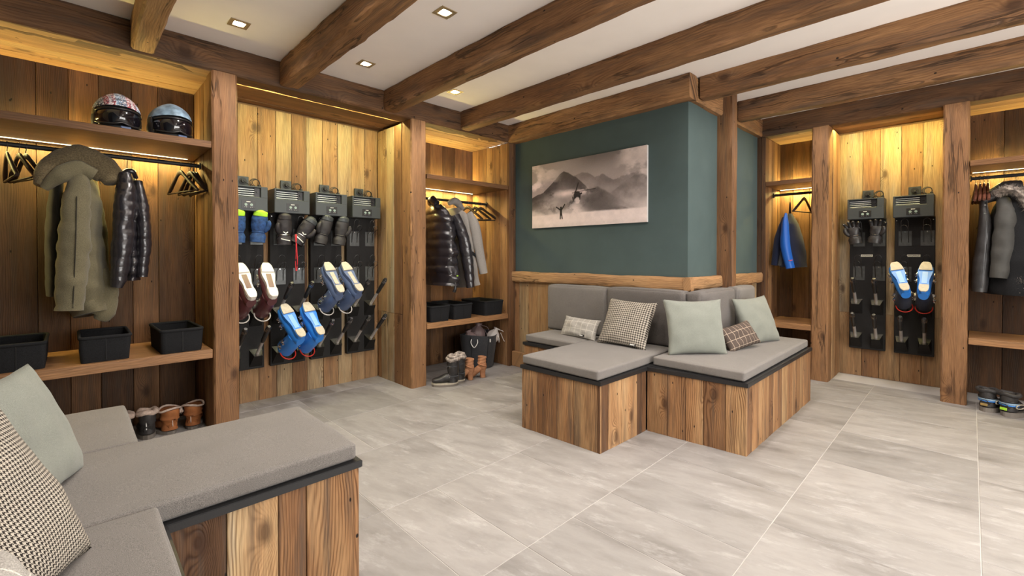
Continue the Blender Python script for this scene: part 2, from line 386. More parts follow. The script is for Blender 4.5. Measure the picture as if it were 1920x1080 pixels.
def timber(name, label, a, b, w_, h, zdir, mat='beam', t=.38, br=1.0, rough=.006, cat='beam', group=None, seg=.05, parent=None):
    """rough-hewn square timber from a to b; local X along it"""
    a, b = V(a), V(b); L = (b-a).length; n = max(6, int(L/seg)); sd = random.random()*50
    prof = []
    k = 4; c = .010
    ys, zs = w_/2, h/2
    side = lambda p, q: [(p[0]+(q[0]-p[0])*i/k, p[1]+(q[1]-p[1])*i/k) for i in range(k+1)]
    prof = side((-ys+c, -zs), (ys-c, -zs))+side((ys, -zs+c), (ys, zs-c))+side((ys-c, zs), (-ys+c, zs))+side((-ys, zs-c), (-ys, -zs+c))
    m = len(prof); vs = []; fs = []
    for i in range(n+1):
        x = -L/2+L*i/n
        wy = noise.noise(V((x*.8, sd, 0)))*rough*.9; wz = noise.noise(V((x*.8, sd+9, 0)))*rough*.5
        for (y, z) in prof:
            p = V((x*5, y*16, z*16+sd)); d = noise.noise(p)*rough*.7+noise.noise(p*3.1)*rough*.25
            e = min(1., (abs(y)/ys)**8*(abs(z)/zs)**8*1.6); ch = -abs(noise.noise(V((x*9, sd, y*3+z*5))))*rough*2.2*e
            l = math.hypot(y, z); s_ = 1+(d+ch)/l
            vs.append((x, y*s_+wy, z*s_+wz))
    for i in range(n):
        for j in range(m): fs.append((i*m+j, i*m+(j+1) % m, (i+1)*m+(j+1) % m, (i+1)*m+j))
    fs.append(tuple(range(m))[::-1]); fs.append(tuple(n*m+j for j in range(m)))
    me = bpy.data.meshes.new(name); me.from_pydata(vs, [], fs); me.materials.append(M[mat])
    for p in me.polygons: p.use_smooth = True
    me.set_sharp_from_angle(angle=math.radians(38))
    o = link(name, me, parent, mtx=frame((a+b)/2, b-a, zdir)); tone(o, t, br)
    if label: tag(o, label, cat, group)
    return o

def softbox(name, x0, x1, y0, y1, z0, z1, r=.015, mat='sofa', parent=None, puff=.008, wr=.003, axis=2, loc=None, n=14):
    """upholstered block: rounded edges, crowned faces, slight ripple; centre at own origin"""
    c = V(((x0+x1)/2, (y0+y1)/2, (z0+z1)/2)); H = V(((x1-x0)/2, (y1-y0)/2, (z1-z0)/2))
    bm = bmesh.new(); sd = random.random()*40
    ts = [-1, -.985, -.96, -.92]+[-.85+1.7*i/(n-1) for i in range(n)]+[.92, .96, .985, 1]
    def pt(u, v, ax, sgn):
        q = [0, 0, 0]; q[ax] = sgn; q[(ax+1) % 3] = u; q[(ax+2) % 3] = v; return q
    for ax in range(3):
        for sgn in (-1, 1):
            g = []
            for u in ts:
                row = []
                for v_ in ts:
                    q = pt(u, v_, ax, sgn); p = V([q[i]*H[i] for i in range(3)])
                    inn = V([max(-(H[i]-r), min(H[i]-r, p[i])) for i in range(3)]); d = p-inn
                    if d.length > 1e-9: p = inn+d.normalized()*r
                    f = [1-abs(q[i])**2.6 for i in range(3)]
                    for i in range(3):
                        o1, o2 = f[(i+1) % 3], f[(i+2) % 3]
                        p[i] += math.copysign(1, q[i])*(abs(q[i])**6)*(puff if i == axis else puff*.6)*(o1*o2)**.5
                    nz = noise.noise(V((p.x*7+sd, p.y*7, p.z*7)))*wr + noise.noise(V((p.x*22+sd, p.y*22, p.z*22)))*wr*.35
                    p = p + (p.normalized() if p.length else p)*nz
                    row.append(bm.verts.new(p))
                g.append(row)
            for i in range(len(ts)-1):
                for j in range(len(ts)-1):
                    bm.faces.new((g[i][j], g[i+1][j], g[i+1][j+1], g[i][j+1]))
    bmesh.ops.remove_doubles(bm, verts=bm.verts, dist=.0004); bmesh.ops.recalc_face_normals(bm, faces=bm.faces)
    me = bpy.data.meshes.new(name); bm.to_mesh(me); bm.free(); me.materials.append(M[mat])
    for p in me.polygons: p.use_smooth = True
    return link(name, me, parent, loc=loc if loc is not None else c)

def pillow(label, mat, w_, h, t, m, group=None, cat='pillow', tagpos=None, sd=0, name='throw_pillow', wrinkle=1.0):
    """soft square pillow; local X across, Y up, Z = thickness"""
    n = 26; bm = bmesh.new(); grids = []
    for sgn in (1, -1):
        g = []
        for i in range(n+1):
            row = []
            for j in range(n+1):
                u = -1+2*i/n; v = -1+2*j/n; u = math.sin(u*math.pi/2)*.35+u*.65; v = math.sin(v*math.pi/2)*.35+v*.65
                a = 1-u*u; b_ = 1-v*v; th = (max(a, 0)*max(b_, 0))**.42
                x = w_/2*u*(1-.085*b_*u*u); y = h/2*v*(1-.085*a*v*v)
                z = sgn*t/2*th
                wz = noise.noise(V((u*2.2+sd, v*2.2, sgn*3.)))*.012*wrinkle*th
                cr = math.sin(10*(u-v)+sd)*.0035*wrinkle*max(0, abs(u*v)-.12)*2*th
                e = math.atan2(v, u); cr += math.sin(e*14+sd)*.004*wrinkle*(1-th)*min(1, (abs(u)**6+abs(v)**6))*.8
                row.append(bm.verts.new((x, y, z+wz*sgn+cr)))
            g.append(row)
        grids.append(g)
        for i in range(n):
            for j in range(n): bm.faces.new((g[i][j], g[i+1][j], g[i+1][j+1], g[i][j+1]))
    bmesh.ops.remove_doubles(bm, verts=bm.verts, dist=.0012); bmesh.ops.recalc_face_normals(bm, faces=bm.faces)
    me = bpy.data.meshes.new(name); bm.to_mesh(me); bm.free(); me.materials.append(M[mat])
    for p in me.polygons: p.use_smooth = True
    root = thing(name, label, cat, group=group, mtx=m)
    link('pillow_cover', me, root)
    if tagpos:
        x, y, z = tagpos
        lb = B().box(x-.026, x+.026, y-.009, y+.009, z-.001, z+.001).build('care_label', 'black', root)
        for k in range(4): B().box(x-.016+k*.008, x-.011+k*.008, y-.003, y+.004, z+.001, z+.0018).build('letter', 'white', lb)
    return root
def pose(o, right, up, tilt=0.):
    """pillow frame: local X = right, Y = up (tilted), Z = outward"""
    x = V(right).normalized(); y = V(up); y = (y-x*y.dot(x)).normalized(); z = x.cross(y)
    m = Matrix((x, y, z)).transposed().to_4x4(); m.translation = V(o); return m

# ================================================================== STRUCTURE
def struct(o): o['kind'] = 'structure'; return o
# floor: grout bed with every tile on its own
b = B(); b.box(-1.0, 5.3, -1.75, 3.95, -.06, -.0018); floor = struct(b.build('floor', 'grout'))
TX0, TP, TY0, TS = 1.496-10*.2775, .2775, -.0315-3*.597, .597
def tile_mesh(sx, sy):
    c = .0012; hx, hy = sx/2, sy/2
    vs = [(-hx, -hy, -.006), (hx, -hy, -.006), (hx, hy, -.006), (-hx, hy, -.006), (-hx, -hy, -c), (hx, -hy, -c), (hx, hy, -c), (-hx, hy, -c),
          (-hx+c, -hy+c, 0), (hx-c, -hy+c, 0), (hx-c, hy-c, 0), (-hx+c, hy-c, 0)]
    fs = [(3, 2, 1, 0)]
    for k in (0, 4): fs += [(k+i, k+(i+1) % 4, k+4+(i+1) % 4, k+4+i) for i in range(4)]
    fs.append((8, 9, 10, 11)); me = bpy.data.meshes.new('tile'); me.from_pydata(vs, [], fs); me.materials.append(M['tile']); return me
tm1, tm2 = tile_mesh(TP-.0026, TS-.0030), tile_mesh(TP*2-.0026, TS-.0030)
rt = random.Random(5)
for j in range(10):
    i = 0; y = TY0+TS*(j+.5)
    while i < 22:
        dbl = rt.random() < .45 and i < 21
        x = TX0+TP*(i+(1. if dbl else .5)); step = 2 if dbl else 1; i += step
        if x-TP*step/2 < -1.0 or x > 5.25 or y > 3.9: continue
        if x < -.45 and y < 2.3: continue
        if x > 3.35 and y > 1.75: continue
        o = link('tile', tm2 if dbl else tm1, floor, loc=(x, y, rt.uniform(-.0004, .0004))); o.color = (rt.random(), rt.random(), 1, 1)

b = B(); b.box(-1.0, 5.3, -1.75, 3.95, CEIL, CEIL+.08); struct(b.build('ceiling', 'ceil'))

# wall_left: back wall with boards; partitions and bulkhead are trims of their own
W3 = (0, 0, 1)
def sbox(name, *v, mat='shelf'):
    b = B(); b.box(*v); return struct(tone(b.build(name, mat), .42, .8))
wl = sbox('wall_left', -1.0, 3.3, RY+.002, 3.9, 0, CEIL)
clad(wl, (-.90, RY, 0), (1, 0, 0), W3, (0, -1, 0), 1.51, BB, tl=[.16, .3, .12, .34, .1, .2, .38, .14, .42, .22, .08, .4], wr=(.13, .17), b=.85)
clad(wl, (.745, RY, 0), (1, 0, 0), W3, (0, -1, 0), 1.235, BB, tl=[.86, .74, .6, .8, .42, .84, .66, .88, .74, .68], widths=[.13, .13, .125, .115, .115, .13, .125, .12, .12, .13], b=.85)
clad(wl, (2.13, RY, 0), (1, 0, 0), W3, (0, -1, 0), .97, BB, tl=[.3, .45, .28, .5, .22, .42, .36], wr=(.12, .16), b=.9)
t1 = sbox('trim_1', .627, .725, FY+.154, RY-.02, 0, BB-.022); t2 = sbox('trim_2', 1.997, 2.112, FY+.154, RY-.02, 0, BB-.022)
t3 = sbox('trim_3', 3.10, 3.165, FY+.02, RY-.02, 0, BB-.022); t4 = sbox('trim_4', -1.0, -.92, FY+.02, RY-.02, 0, BB-.022)
t5 = sbox('trim_5', -1.0, 3.165, FY+.155, RY-.002, BB+.036, CEIL-.002)
HP = BB-.008
clad(t1, (.627, FY+.154, 0), (0, 1, 0), W3, (-1, 0, 0), .405, HP, tl=[.62, .38, .5, .34], wr=(.09, .12), b=.9)
clad(t1, (.725, FY+.154, 0), (0, 1, 0), W3, (1, 0, 0), .405, HP, tl=[.7, .85, .6, .8], wr=(.10, .13))
clad(t2, (1.997, FY+.154, 0), (0, 1, 0), W3, (-1, 0, 0), .405, HP, tl=[.45, .92, .85, .62], wr=(.10, .14), split=.60)
clad(t2, (2.112, FY+.154, 0), (0, 1, 0), W3, (1, 0, 0), .405, HP, tl=[.5, .4, .55, .45], wr=(.10, .14))
clad(t3, (3.10, FY+.005, 0), (0, 1, 0), W3, (-1, 0, 0), .555, HP, tl=[.62, .5, .66, .45, .58, .4], wr=(.09, .12))
plank(t3, frame((3.125, FY+.004, HP/2), W3, (0, -1, 0)), HP, .085, .03, 'board', .36, .9)
plank(t3, frame((3.153, FY-.004, HP/2), W3, (0, -1, 0)), HP, .022, .03, 'board', .22, .8)
for (x0, x1, t) in ((-.92, .625, [.62, .55, .7, .6]), (.727, 1.995, [.42, .5, .38, .46]), (2.114, 3.10, [.66, .6, .7, .62])):
    sl = .205 if x0 == .727 else .02
    clad(t5, (x0, FY+sl, BB+(.034 if x0 == .727 else .014)), (0, 1, 0), (1, 0, 0), (0, 0, -1), .575-sl, x1-x0, tl=t, wr=(.12, .16), b=1.0)

# wall_right
wr_ = sbox('wall_right', RX+.002, 5.3, -1.72, 1.6, 0, CEIL)
t6 = sbox('trim_6', FX+.150, RX-.02, .877, .975, 0, HP); t7 = sbox('trim_7', FX+.150, RX-.02, .033, .14, 0, HP)
t8 = sbox('trim_8', FX+.02, RX-.02, 1.375, 1.425, 0, HP); t9 = sbox('trim_9', FX+.150, RX-.02, -1.15, -1.04, 0, HP); t10 = sbox('trim_10', FX+.155, RX, -1.72, 1.42, BB+.036, CEIL-.002)
clad(wr_, (RX, .985, 0), (0, 1, 0), W3, (-1, 0, 0), .38, BB, tl=[.4, .5, .3], wr=(.12, .15), b=.9)
clad(wr_, (RX, .165, 0), (0, 1, 0), W3, (-1, 0, 0), .70, BB, tl=[.7, .6, .72, .52, .68, .62], wr=(.12, .15), b=.88, split=.57)
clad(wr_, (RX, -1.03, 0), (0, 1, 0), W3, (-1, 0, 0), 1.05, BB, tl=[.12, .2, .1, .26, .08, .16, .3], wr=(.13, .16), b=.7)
clad(t6, (FX+.15, .877, 0), (1, 0, 0), W3, (0, -1, 0), .33, HP, tl=[.66, .5, .72], wr=(.10, .13))
clad(t6, (FX+.15, .975, 0), (1, 0, 0), W3, (0, 1, 0), .33, HP, tl=[.4, .5, .3], wr=(.10, .13))
clad(t7, (FX+.15, .14, 0), (1, 0, 0), W3, (0, 1, 0), .33, HP, tl=[.6, .7, .5], wr=(.10, .13))
clad(t7, (FX+.15, .033, 0), (1, 0, 0), W3, (0, -1, 0), .33, HP, tl=[.2, .1, .3], wr=(.10, .13), b=.8)
clad(t8, (FX+.02, 1.375, 0), (1, 0, 0), W3, (0, -1, 0), .45, HP, tl=[.4, .58, .34, .5, .3], wr=(.08, .10))
clad(t8, (FX+.02, 1.357, 0), (0, 1, 0), W3, (-1, 0, 0), .08, HP, tl=[.2, .14], wr=(.035, .045), b=.85)
for (y0, y1, t) in ((.977, 1.373, [.66, .6, .7]), (.142, .875, [.62, .55, .66, .5]), (-1.04, .031, [.6, .52, .66])):
    sl = .205 if y0 == .142 else .02
    clad(t10, (FX+sl, y0, BB+(.034 if y0 == .142 else .014)), (1, 0, 0), (0, 1, 0), (0, 0, -1), .485-sl, y1-y0, tl=t, wr=(.12, .16))

# wall_middle: the slate-blue block with boarded dado
b = B(); b.box(3.17, 4.70, 1.43, 3.3, .8, CEIL-.002); b.box(3.168, 4.70, 1.44, 3.3, 0, .8)
wm = struct(b.build('wall_middle', 'blue_wall'))
clad(wm, (3.168, 1.43, .14), (0, 1, 0), W3, (-1, 0, 0), 1.755, .71, tl=[.7, .85, .62, .8, .9, .74], wr=(.10, .14), b=1.0)
clad(wm, (3.15, 1.442, .14), (1, 0, 0), W3, (0, -1, 0), 1.49, .71, tl=[.7, .62, .8, .6, .74], wr=(.10, .14), b=1.0)
o = B().box(3.118, 3.15, 1.40, 3.19, 0, .146, .004).build('baseboard_middle', M['shelf'], wm); tone(o, .66, 1.1); struct(o)
timber('rail_board', None, (3.143, 3.2, .888), (3.143, 1.385, .888), .052, .098, W3, 'post', .68, 1.15, .012, parent=wm)
timber('rail_board', None, (3.117, 1.412, .888), (4.655, 1.412, .888), .056, .094, W3, 'post', .66, 1.1, .010, parent=wm)

# wall_near: pier behind the near bench, and the closing walls behind the camera
b = B(); b.box(-1.0, -.36, -1.75, 2.55, .84, CEIL); b.box(-1.0, -.365, -1.75, 2.545, 0, .84); wn = struct(b.build('wall_near', 'blue_wall'))
clad(wn, (-.366, -1.6, .14), (0, 1, 0), W3, (1, 0, 0), 4.14, .71, tones=(.5, .85), wr=(.12, .16))
timber('rail_board', None, (-.338, -1.6, .888), (-.338, 2.56, .888), .05, .098, W3, 'post', .68, 1.1, .010, parent=wn)
b = B(); b.box(-1.06, -.98, 2.5, 3.9, 0, CEIL); struct(b.build('wall_end', 'plaster'))
b = B(); b.box(-1.0, .25, -1.83, -1.72, 0, CEIL).box(.25, 3.2, -1.83, -1.72, 2.2, CEIL).box(3.2, 5.3, -1.83, -1.72, 0, CEIL).box(.25, 3.2, -1.83, -1.72, 0, .25); wb = struct(b.build('wall_behind', 'plaster'))
wd = B()  # unseen window added behind the camera to let in fill daylight
for x in (.25, 1.21, 2.18, 3.15): wd.box(x, x+.05, -1.80, -1.75, .25, 2.2)
wd.box(.25, 3.2, -1.80, -1.75, .25, .30).box(.25, 3.2, -1.80, -1.75, 2.15, 2.2); struct(wd.build('added_window_1', 'black'))
pl = bpy.data.lights.new('added_window_portal', 'AREA'); pl.shape = 'RECTANGLE'; pl.size = 2.9; pl.size_y = 1.9; pl.cycles.is_portal = True  # guides sampling of the daylight through the added opening
po = bpy.data.objects.new('added_window_portal', pl); COL.objects.link(po); po.location = (1.725, -1.74, 1.22); po.rotation_euler = (math.radians(90), 0, 0)

# ------------------------------------------------------------------ posts and beams
timber('timber_post', 'square weathered post between the long coat recess and the left boot dryer recess', (.676, FY+.075, 0), (.676, FY+.075, BB+.004), .138, .15, (0, -1, 0), 'post', .44, .98, .005, 'post', seg=.04)
timber('timber_post', 'square weathered post left of the recess with the quilted black jacket', (2.056, FY+.075, 0), (2.056, FY+.075, BB+.004), .148, .15, (0, -1, 0), 'post', .52, 1.0, .005, 'post', seg=.04)
timber('timber_post', 'knotty square post between the blue jacket and the black gloves on the dryer', (FX+.07, .925, 0), (FX+.07, .925, BB+.004), .13, .145, (-1, 0, 0), 'post', .48, 1.0, .005, 'post', seg=.04)
timber('timber_post', 'deeply grained square post right of the blue-booted right dryer', (FX+.07, .088, 0), (FX+.07, .088, BB+.004), .142, .145, (-1, 0, 0), 'post', .46, 1.0, .006, 'post', seg=.04)
timber('timber_post', 'square post closing the far end of the fur-hooded parka recess', (FX+.07, -1.1, 0), (FX+.07, -1.1, BB+.004), .142, .145, (-1, 0, 0), 'post', .46, 1.0, .006, 'post', seg=.06)
timber('timber_post', 'dark free post rising to the ceiling from behind the corner sofa', (3.735, 1.386, .456), (3.735, 1.386, CEIL-.004), .16, .085, (-1, 0, 0), 'beam', .36, .95, .005, 'post', seg=.05)
timber('ceiling_beam', 'long dark beam running above all three left recesses', (-.95, FY+.075, (BB+CEIL)/2+.002), (3.2, FY+.075, (BB+CEIL)/2+.002), .150, CEIL-BB+.008, W3, 'beam', .3, .82, .006)
timber('ceiling_beam', 'long dark beam running above the right-hand recesses', (FX+.075, 1.45, (BB+CEIL)/2+.002), (FX+.075, -1.7, (BB+CEIL)/2+.002), .150, CEIL-BB+.008, W3, 'beam', .28, .85, .006)
bl = ['ceiling beam nearest the camera, above the helmets', 'rough-edged ceiling beam meeting the wall above the first dryers', 'ceiling beam meeting the wall at the right end of the left dryer recess',
      'ceiling beam meeting the wall above the quilted black jacket', 'ceiling beam starting from the corner of the slate-blue wall', 'ceiling beam starting at the free post beside the blue wall']
for k, (x, y1) in enumerate(((.235, FY-.005), (.985, FY-.005), (1.735, FY-.005), (2.487, FY-.005), (3.222, 1.37), (3.972, 1.37))):
    wd = (.105, .125, .115, .105, .105, .105)[k]
    timber('ceiling_beam', bl[k], (x+wd/2, y1, (BB+CEIL)/2+.008), (x+wd/2, -1.7, (BB+CEIL)/2+.008), wd, CEIL-BB+.0, W3, 'beam', (.7, .5, .46, .42, .46, .42)[k], (1.05, 1., .98, .95, 1., .95)[k], .010 if k == 1 else .007)
timber('ceiling_beam', 'header beam along the top of the slate-blue wall above the photograph', (3.145, 3.2, (BB+CEIL)/2-.004), (3.145, 1.385, (BB+CEIL)/2-.004), .125, CEIL-BB+.008, W3, 'beam', .55, 1.05, .007)
timber('ceiling_beam', 'short header beam on the return of the blue wall behind the free post', (3.215, 1.435, (BB+CEIL)/2-.002), (4.655, 1.435, (BB+CEIL)/2-.002), .10, CEIL-BB+.004, W3, 'beam', .56, 1.05, .007)

# ------------------------------------------------------------------ downlights
vis = [(.669, 2.84, 'square recessed downlight leftmost of the four, above the olive parka recess'), (1.413, 2.84, 'square recessed downlight in the second ceiling bay near the left wall'),
       (1.413, 1.95, 'square recessed downlight nearest the camera, in the second ceiling bay'), (2.154, 2.84, 'square recessed downlight farthest right, near the quilted jacket')]
oth = [(.669, 1.95), (.669, 1.06), (1.413, 1.06), (2.154, .95), (2.865, 1.0), (3.575, .95), (3.575, .15), (4.30, .9), (4.30, .2), (4.30, -.5),
       (2.865, .1), (2.154, .1), (1.413, .1), (.669, .1), (2.865, -.8), (1.413, -.8), (3.575, -.8)]  # unseen lamps assumed along the ceiling grid, put in for even fill
for i, (x, y, *lb) in enumerate(vis+oth):
    t = thing('downlight', lb[0] if lb else 'assumed square recessed ceiling downlight outside the picture', 'light', (x, y, CEIL), group=None if lb else 'assumed downlights out of view')
    s_ = .048
    b = B(); b.box(-s_, s_, -s_, -.028, -.004, .0, .001).box(-s_, s_, .028, s_, -.004, .0, .001).box(-s_, -.028, -.028, .028, -.004, .0).box(.028, s_, -.028, .028, -.004, .0)
    b.build('trim_frame', 'brass', t)
    B().cyl((0, 0, -.0035), (0, 0, -.002), .026, 20).build('lens', 'lamp', t)
    spot(x, y, CEIL-.014, SPOT_W*(1.55 if x < 2.2 else .95))

# ------------------------------------------------------------------ wardrobe fittings: shelves, rails, light strips
def shelf(name, label, cat, p0, p1, q0, q1, z0, z1, ax, t, leds=None, br=1.0):
    """long board (p along the wall, q depth)"""
    if ax == 'X': x0, x1, y0, y1 = p0, p1, q0, q1
    else: x0, x1, y0, y1 = q0, q1, p0, p1
    c = V(((x0+x1)/2, (y0+y1)/2, z0)); root = thing(name, label, cat, c)
    L = (x1-x0) if ax == 'X' else (y1-y0); D = (y1-y0) if ax == 'X' else (x1-x0); H = z1-z0
    bb = B(); bb.box(-L/2, L/2, -D/2, D/2, -H/2, H/2, .002)
    m = frame((0, 0, H/2), (1, 0, 0) if ax == 'X' else (0, 1, 0), W3)
    tone(bb.build('shelf_board', 'shelf', root, mtx=m), t, br)
    return root, c
def led_on(root, c, x0, x1, y0, y1, z, up, watts, col, ax='X'):
    e = .002
    b = B((-c.x, -c.y, -c.z))
    if ax == 'X': b.box(x0, x1, y0-.005, y0+.005, min(z, z+e*up), max(z, z+e*up))
    else: b.box(x0-.005, x0+.005, y0, y1, min(z, z+e*up), max(z, z+e*up))
    b.build('light_strip', 'led', root)
    d = (0, .12 if up < 0 else -.3, up) if ax == 'X' else (.12 if up < 0 else -.3, 0, up)
    if ax == 'X': strip(x0, x1, y0, y0, z+up*.007, d, watts, col, 'X')
    else: strip(x0, x0, y0, y1, z+up*.007, d, watts, col, 'Y')
def rail(label, a, b_, brackets=True):
    a, b_ = V(a), V(b_); root = thing('clothes_rail', label, 'rail', (a+b_)/2); o = (a+b_)/2
    B((-o.x, -o.y, -o.z)).cyl(a, b_, .0125, 14).build('rail_tube', 'black_metal', root, True, ang=40)
    for p in (a, b_):
        d = (b_-a).normalized()*.008*(1 if p == a else -1); B((-o.x, -o.y, -o.z)).cyl(p, p+d, .022, 14).build('rail_socket', 'black_metal', root)
SZ0, SZ1 = 1.742, 1.782
r, c = shelf('hat_shelf', 'brown upper shelf of the left coat recess carrying two ski helmets', 'shelf', -.9, .604, FY-.002, RY-.02, SZ0, SZ1, 'X', .34)
led_on(r, c, -.88, .56, RY-.085, 0, SZ0-.0, -1, 5.0, LED_WARM); led_on(r, c, -.88, .58, RY-.045, 0, SZ1, 1, 2.6, LED_WARM)
r, c = shelf('hat_shelf', 'brown upper shelf above the quilted black jacket and grey coat', 'shelf', 2.133, 3.078, FY-.002, RY-.02, SZ0, SZ1, 'X', .32)
led_on(r, c, 2.15, 3.03, RY-.085, 0, SZ0, -1, 3.4, LED_WARM); led_on(r, c, 2.15, 3.05, RY-.045, 0, SZ1, 1, 2.0, LED_WARM)
r, c = shelf('hat_shelf', 'narrow upper shelf above the small blue jacket', 'shelf', .988, 1.355, FX-.0, RX-.02, SZ0, SZ1, 'Y', .32)
led_on(r, c, RX-.085, 0, .995, 1.34, SZ0, -1, 1.7, LED_WARM, 'Y'); led_on(r, c, RX-.045, 0, .995, 1.34, SZ1, 1, .9, LED_WARM, 'Y')
r, c = shelf('hat_shelf', 'pale-edged upper shelf above the fur-hooded parka', 'shelf', -1.03, .013, FX-.0, RX-.02, SZ0, SZ1, 'Y', .4, br=1.1)
led_on(r, c, RX-.085, 0, -1.02, .0, SZ0, -1, 3.2, LED_WARM, 'Y'); led_on(r, c, RX-.045, 0, -1.02, .0, SZ1, 1, 1.5, LED_WARM, 'Y')
# cove strips above the dryer recesses
def cove(label, x0, x1, y0, y1, ax, watts, col=LED_COOL):
    c = V(((x0+x1)/2, (y0+y1)/2, BB)); t = thing('cove_light', label, 'light', c)
    b = B((-c.x, -c.y, -c.z)); b.box(x0, x1, y0, y1, BB+.020, BB+.026); b.build('light_strip', 'led', t)
    if ax == 'X': strip(x0, x1, (y0+y1)/2, (y0+y1)/2, BB+.018, (0, .35, -1), watts, col, 'X')
    else: strip((x0+x1)/2, (x0+x1)/2, y0, y1, BB+.018, (.35, 0, -1), watts, col, 'Y')
cove('thin light strip tucked behind the beam over the left dryer recess', .76, 1.97, FY+.158, FY+.172, 'X', 3.0)
cove('thin light strip tucked behind the beam over the right dryer recess', FX+.153, FX+.167, .175, .85, 'Y', 2.7, LED_GOLD)
shelf('bench_shelf', 'low brown shelf of the left coat recess holding black felt baskets', 'shelf', -.9, .604, FY, RY-.02, .478, .53, 'X', .5, br=1.15)
shelf('bench_shelf', 'low brown shelf under the quilted jacket above the laundry basket', 'shelf', 2.133, 3.078, FY, RY-.02, .472, .518, 'X', .56, br=1.15)
shelf('bench_shelf', 'short low shelf beneath the small blue jacket', 'shelf', .988, 1.355, FX-.0, RX-.02, .43, .48, 'Y', .56, br=1.15)
shelf('bench_shelf', 'low pinkish shelf beneath the fur-hooded parka', 'shelf', -1.03, .013, FX-.0, RX-.02, .45, .495, 'Y', .54, br=1.15)
RZ = 1.678; RYY = 3.53; RXX = 4.90
rail('black rail across the left coat recess', (-.9, RYY, RZ), (.605, RYY, RZ))
rail('black rail across the quilted jacket recess', (2.133, RYY, 1.622), (3.078, RYY, 1.622))
rail('short black rail holding the small blue jacket', (RXX, .988, RZ), (RXX, 1.355, RZ))
rail('black rail holding the fur-hooded parka', (RXX, -1.03, RZ), (RXX, .013, RZ))

# ================================================================== BENCHES
def bench(label, poly, zb, faces, mat='bench'):
    """poly: floor outline (list of (x, y)); faces: list of (i, j, widths, tones) boarded sides i->j; dark rim on top"""
    cx = sum(p[0] for p in poly)/len(poly); cy = sum(p[1] for p in poly)/len(poly)
    root = thing('corner_bench', label, 'bench', (cx, cy, 0))
    n = len(poly); P = [V((x-cx, y-cy, 0)) for x, y in poly]
    ar = sum(P[i].x*P[(i+1) % n].y-P[(i+1) % n].x*P[i].y for i in range(n)); sg = 1 if ar > 0 else -1
    def offs(d):
        out = []
        for i in range(n):
            a, p, c = P[i-1], P[i], P[(i+1) % n]; d1 = (p-a).normalized(); d2 = (c-p).normalized()
            n1 = V((d1.y, -d1.x, 0))*sg; n2 = V((d2.y, -d2.x, 0))*sg; k = (n1+n2); k = k/(max(.3, k.length_squared/2)); out.append(p+k*d)
        return out
    def prism(Q, z0, z1, bev=0):
        b = B(); vs = [b.bm.verts.new((q.x, q.y, z0)) for q in Q]; f = b.bm.faces.new(vs); r = bmesh.ops.extrude_face_region(b.bm, geom=[f])
        bmesh.ops.translate(b.bm, verts=[v for v in r['geom'] if isinstance(v, bmesh.types.BMVert)], vec=(0, 0, z1-z0))
        if bev: bmesh.ops.bevel(b.bm, geom=[e for e in b.bm.edges if abs(e.verts[0].co.z-e.verts[1].co.z) < 1e-6], offset=bev, segments=2, affect='EDGES')
        return b
    prism(offs(-.022), 0, zb-.002).build('carcass', 'black', root)
    prism(offs(.007), zb-.001, zb+.023, .002).build('top_rim', 'black', root)
    prism(offs(-.02), zb+.023, zb+.026).build('cushion_base', 'black', root)
    for (i, j, ws, tl) in faces:
        a, c = P[i], P[j]; d = (c-a); nn = V((d.y, -d.x, 0)).normalized()*sg
        clad(root, a-nn*.018, d, W3, nn, d.length, zb-.002, mat, widths=ws, tl=tl, T=.018, b=1.08)
    return root
ZB = .378
# centre: wraps the blue block
bench('big corner bench of reclaimed boards against the slate-blue wall', [(2.047, 2.004), (2.073, 1.425), (2.562, 1.415), (2.616, .848), (3.985, .844), (3.985, 1.41), (3.13, 1.41), (3.13, 2.52), (2.60, 2.52), (2.60, 2.02)], ZB,
      [(0, 1, [.13, .15, .12, .18], [.60, .42, .58, .64]), (1, 2, [.08, .13, .17, .06, .14], [.22, .66, .72, .15, .3]), (2, 3, [.13, .11, .10, .12, .12], [.6, .5, .62, .45, .66]),
       (3, 4, [.09, .10, .08, .11, .09, .1, .08, .12, .1, .09, .11, .1, .2], [.42, .5, .62, .7, .45, .66, .5, .72, .4, .6, .52, .66, .5]), (8, 9, None, [.6]), (9, 0, None, [.6, .5]), (4, 5, None, [.5, .6, .4])])
bench('near bench of reclaimed boards in the left foreground with a long grey seat', [(-.335, 2.55), (-.335, .30), (.165, .30), (.165, 1.455), (.696, 1.455), (.696, 2.01), (.165, 2.01), (.165, 2.55)], ZB,
      [(3, 4, [.14, .135, .082, .18], [.2, .83, .42, .62]), (4, 5, [.15, .13, .14, .13], [.5, .6, .4, .65]), (2, 3, None, [.5, .6, .3, .7]), (5, 6, None, [.5, .4]), (6, 7, None, [.5, .4])])

def seat(label, x0, x1, y0, y1, z1=.458, **k):
    o = softbox('seat_cushion', x0, x1, y0, y1, ZB+.0275, z1, .009, 'sofa', puff=.006, wr=.002, n=18, **k)
    return tag(o, label, 'cushion')
seat('square grey seat cushion on the projecting end of the corner bench', 2.062, 2.965, 1.432, 2.012)
seat('narrow grey seat cushion at the back left of the corner bench', 2.612, 2.965, 2.017, 2.512)
seat('long grey seat cushion on the right arm of the corner bench', 2.615, 3.975, .862, 1.402)
seat('long grey seat cushion reaching towards the boots in the left foreground', -.20, .688, 1.462, 2.0)
seat('narrow grey seat cushion behind the long foreground one', -.20, .158, 2.006, 2.54)
seat('grey seat cushion at the lower left edge of the picture', -.20, .152, .31, 1.455)
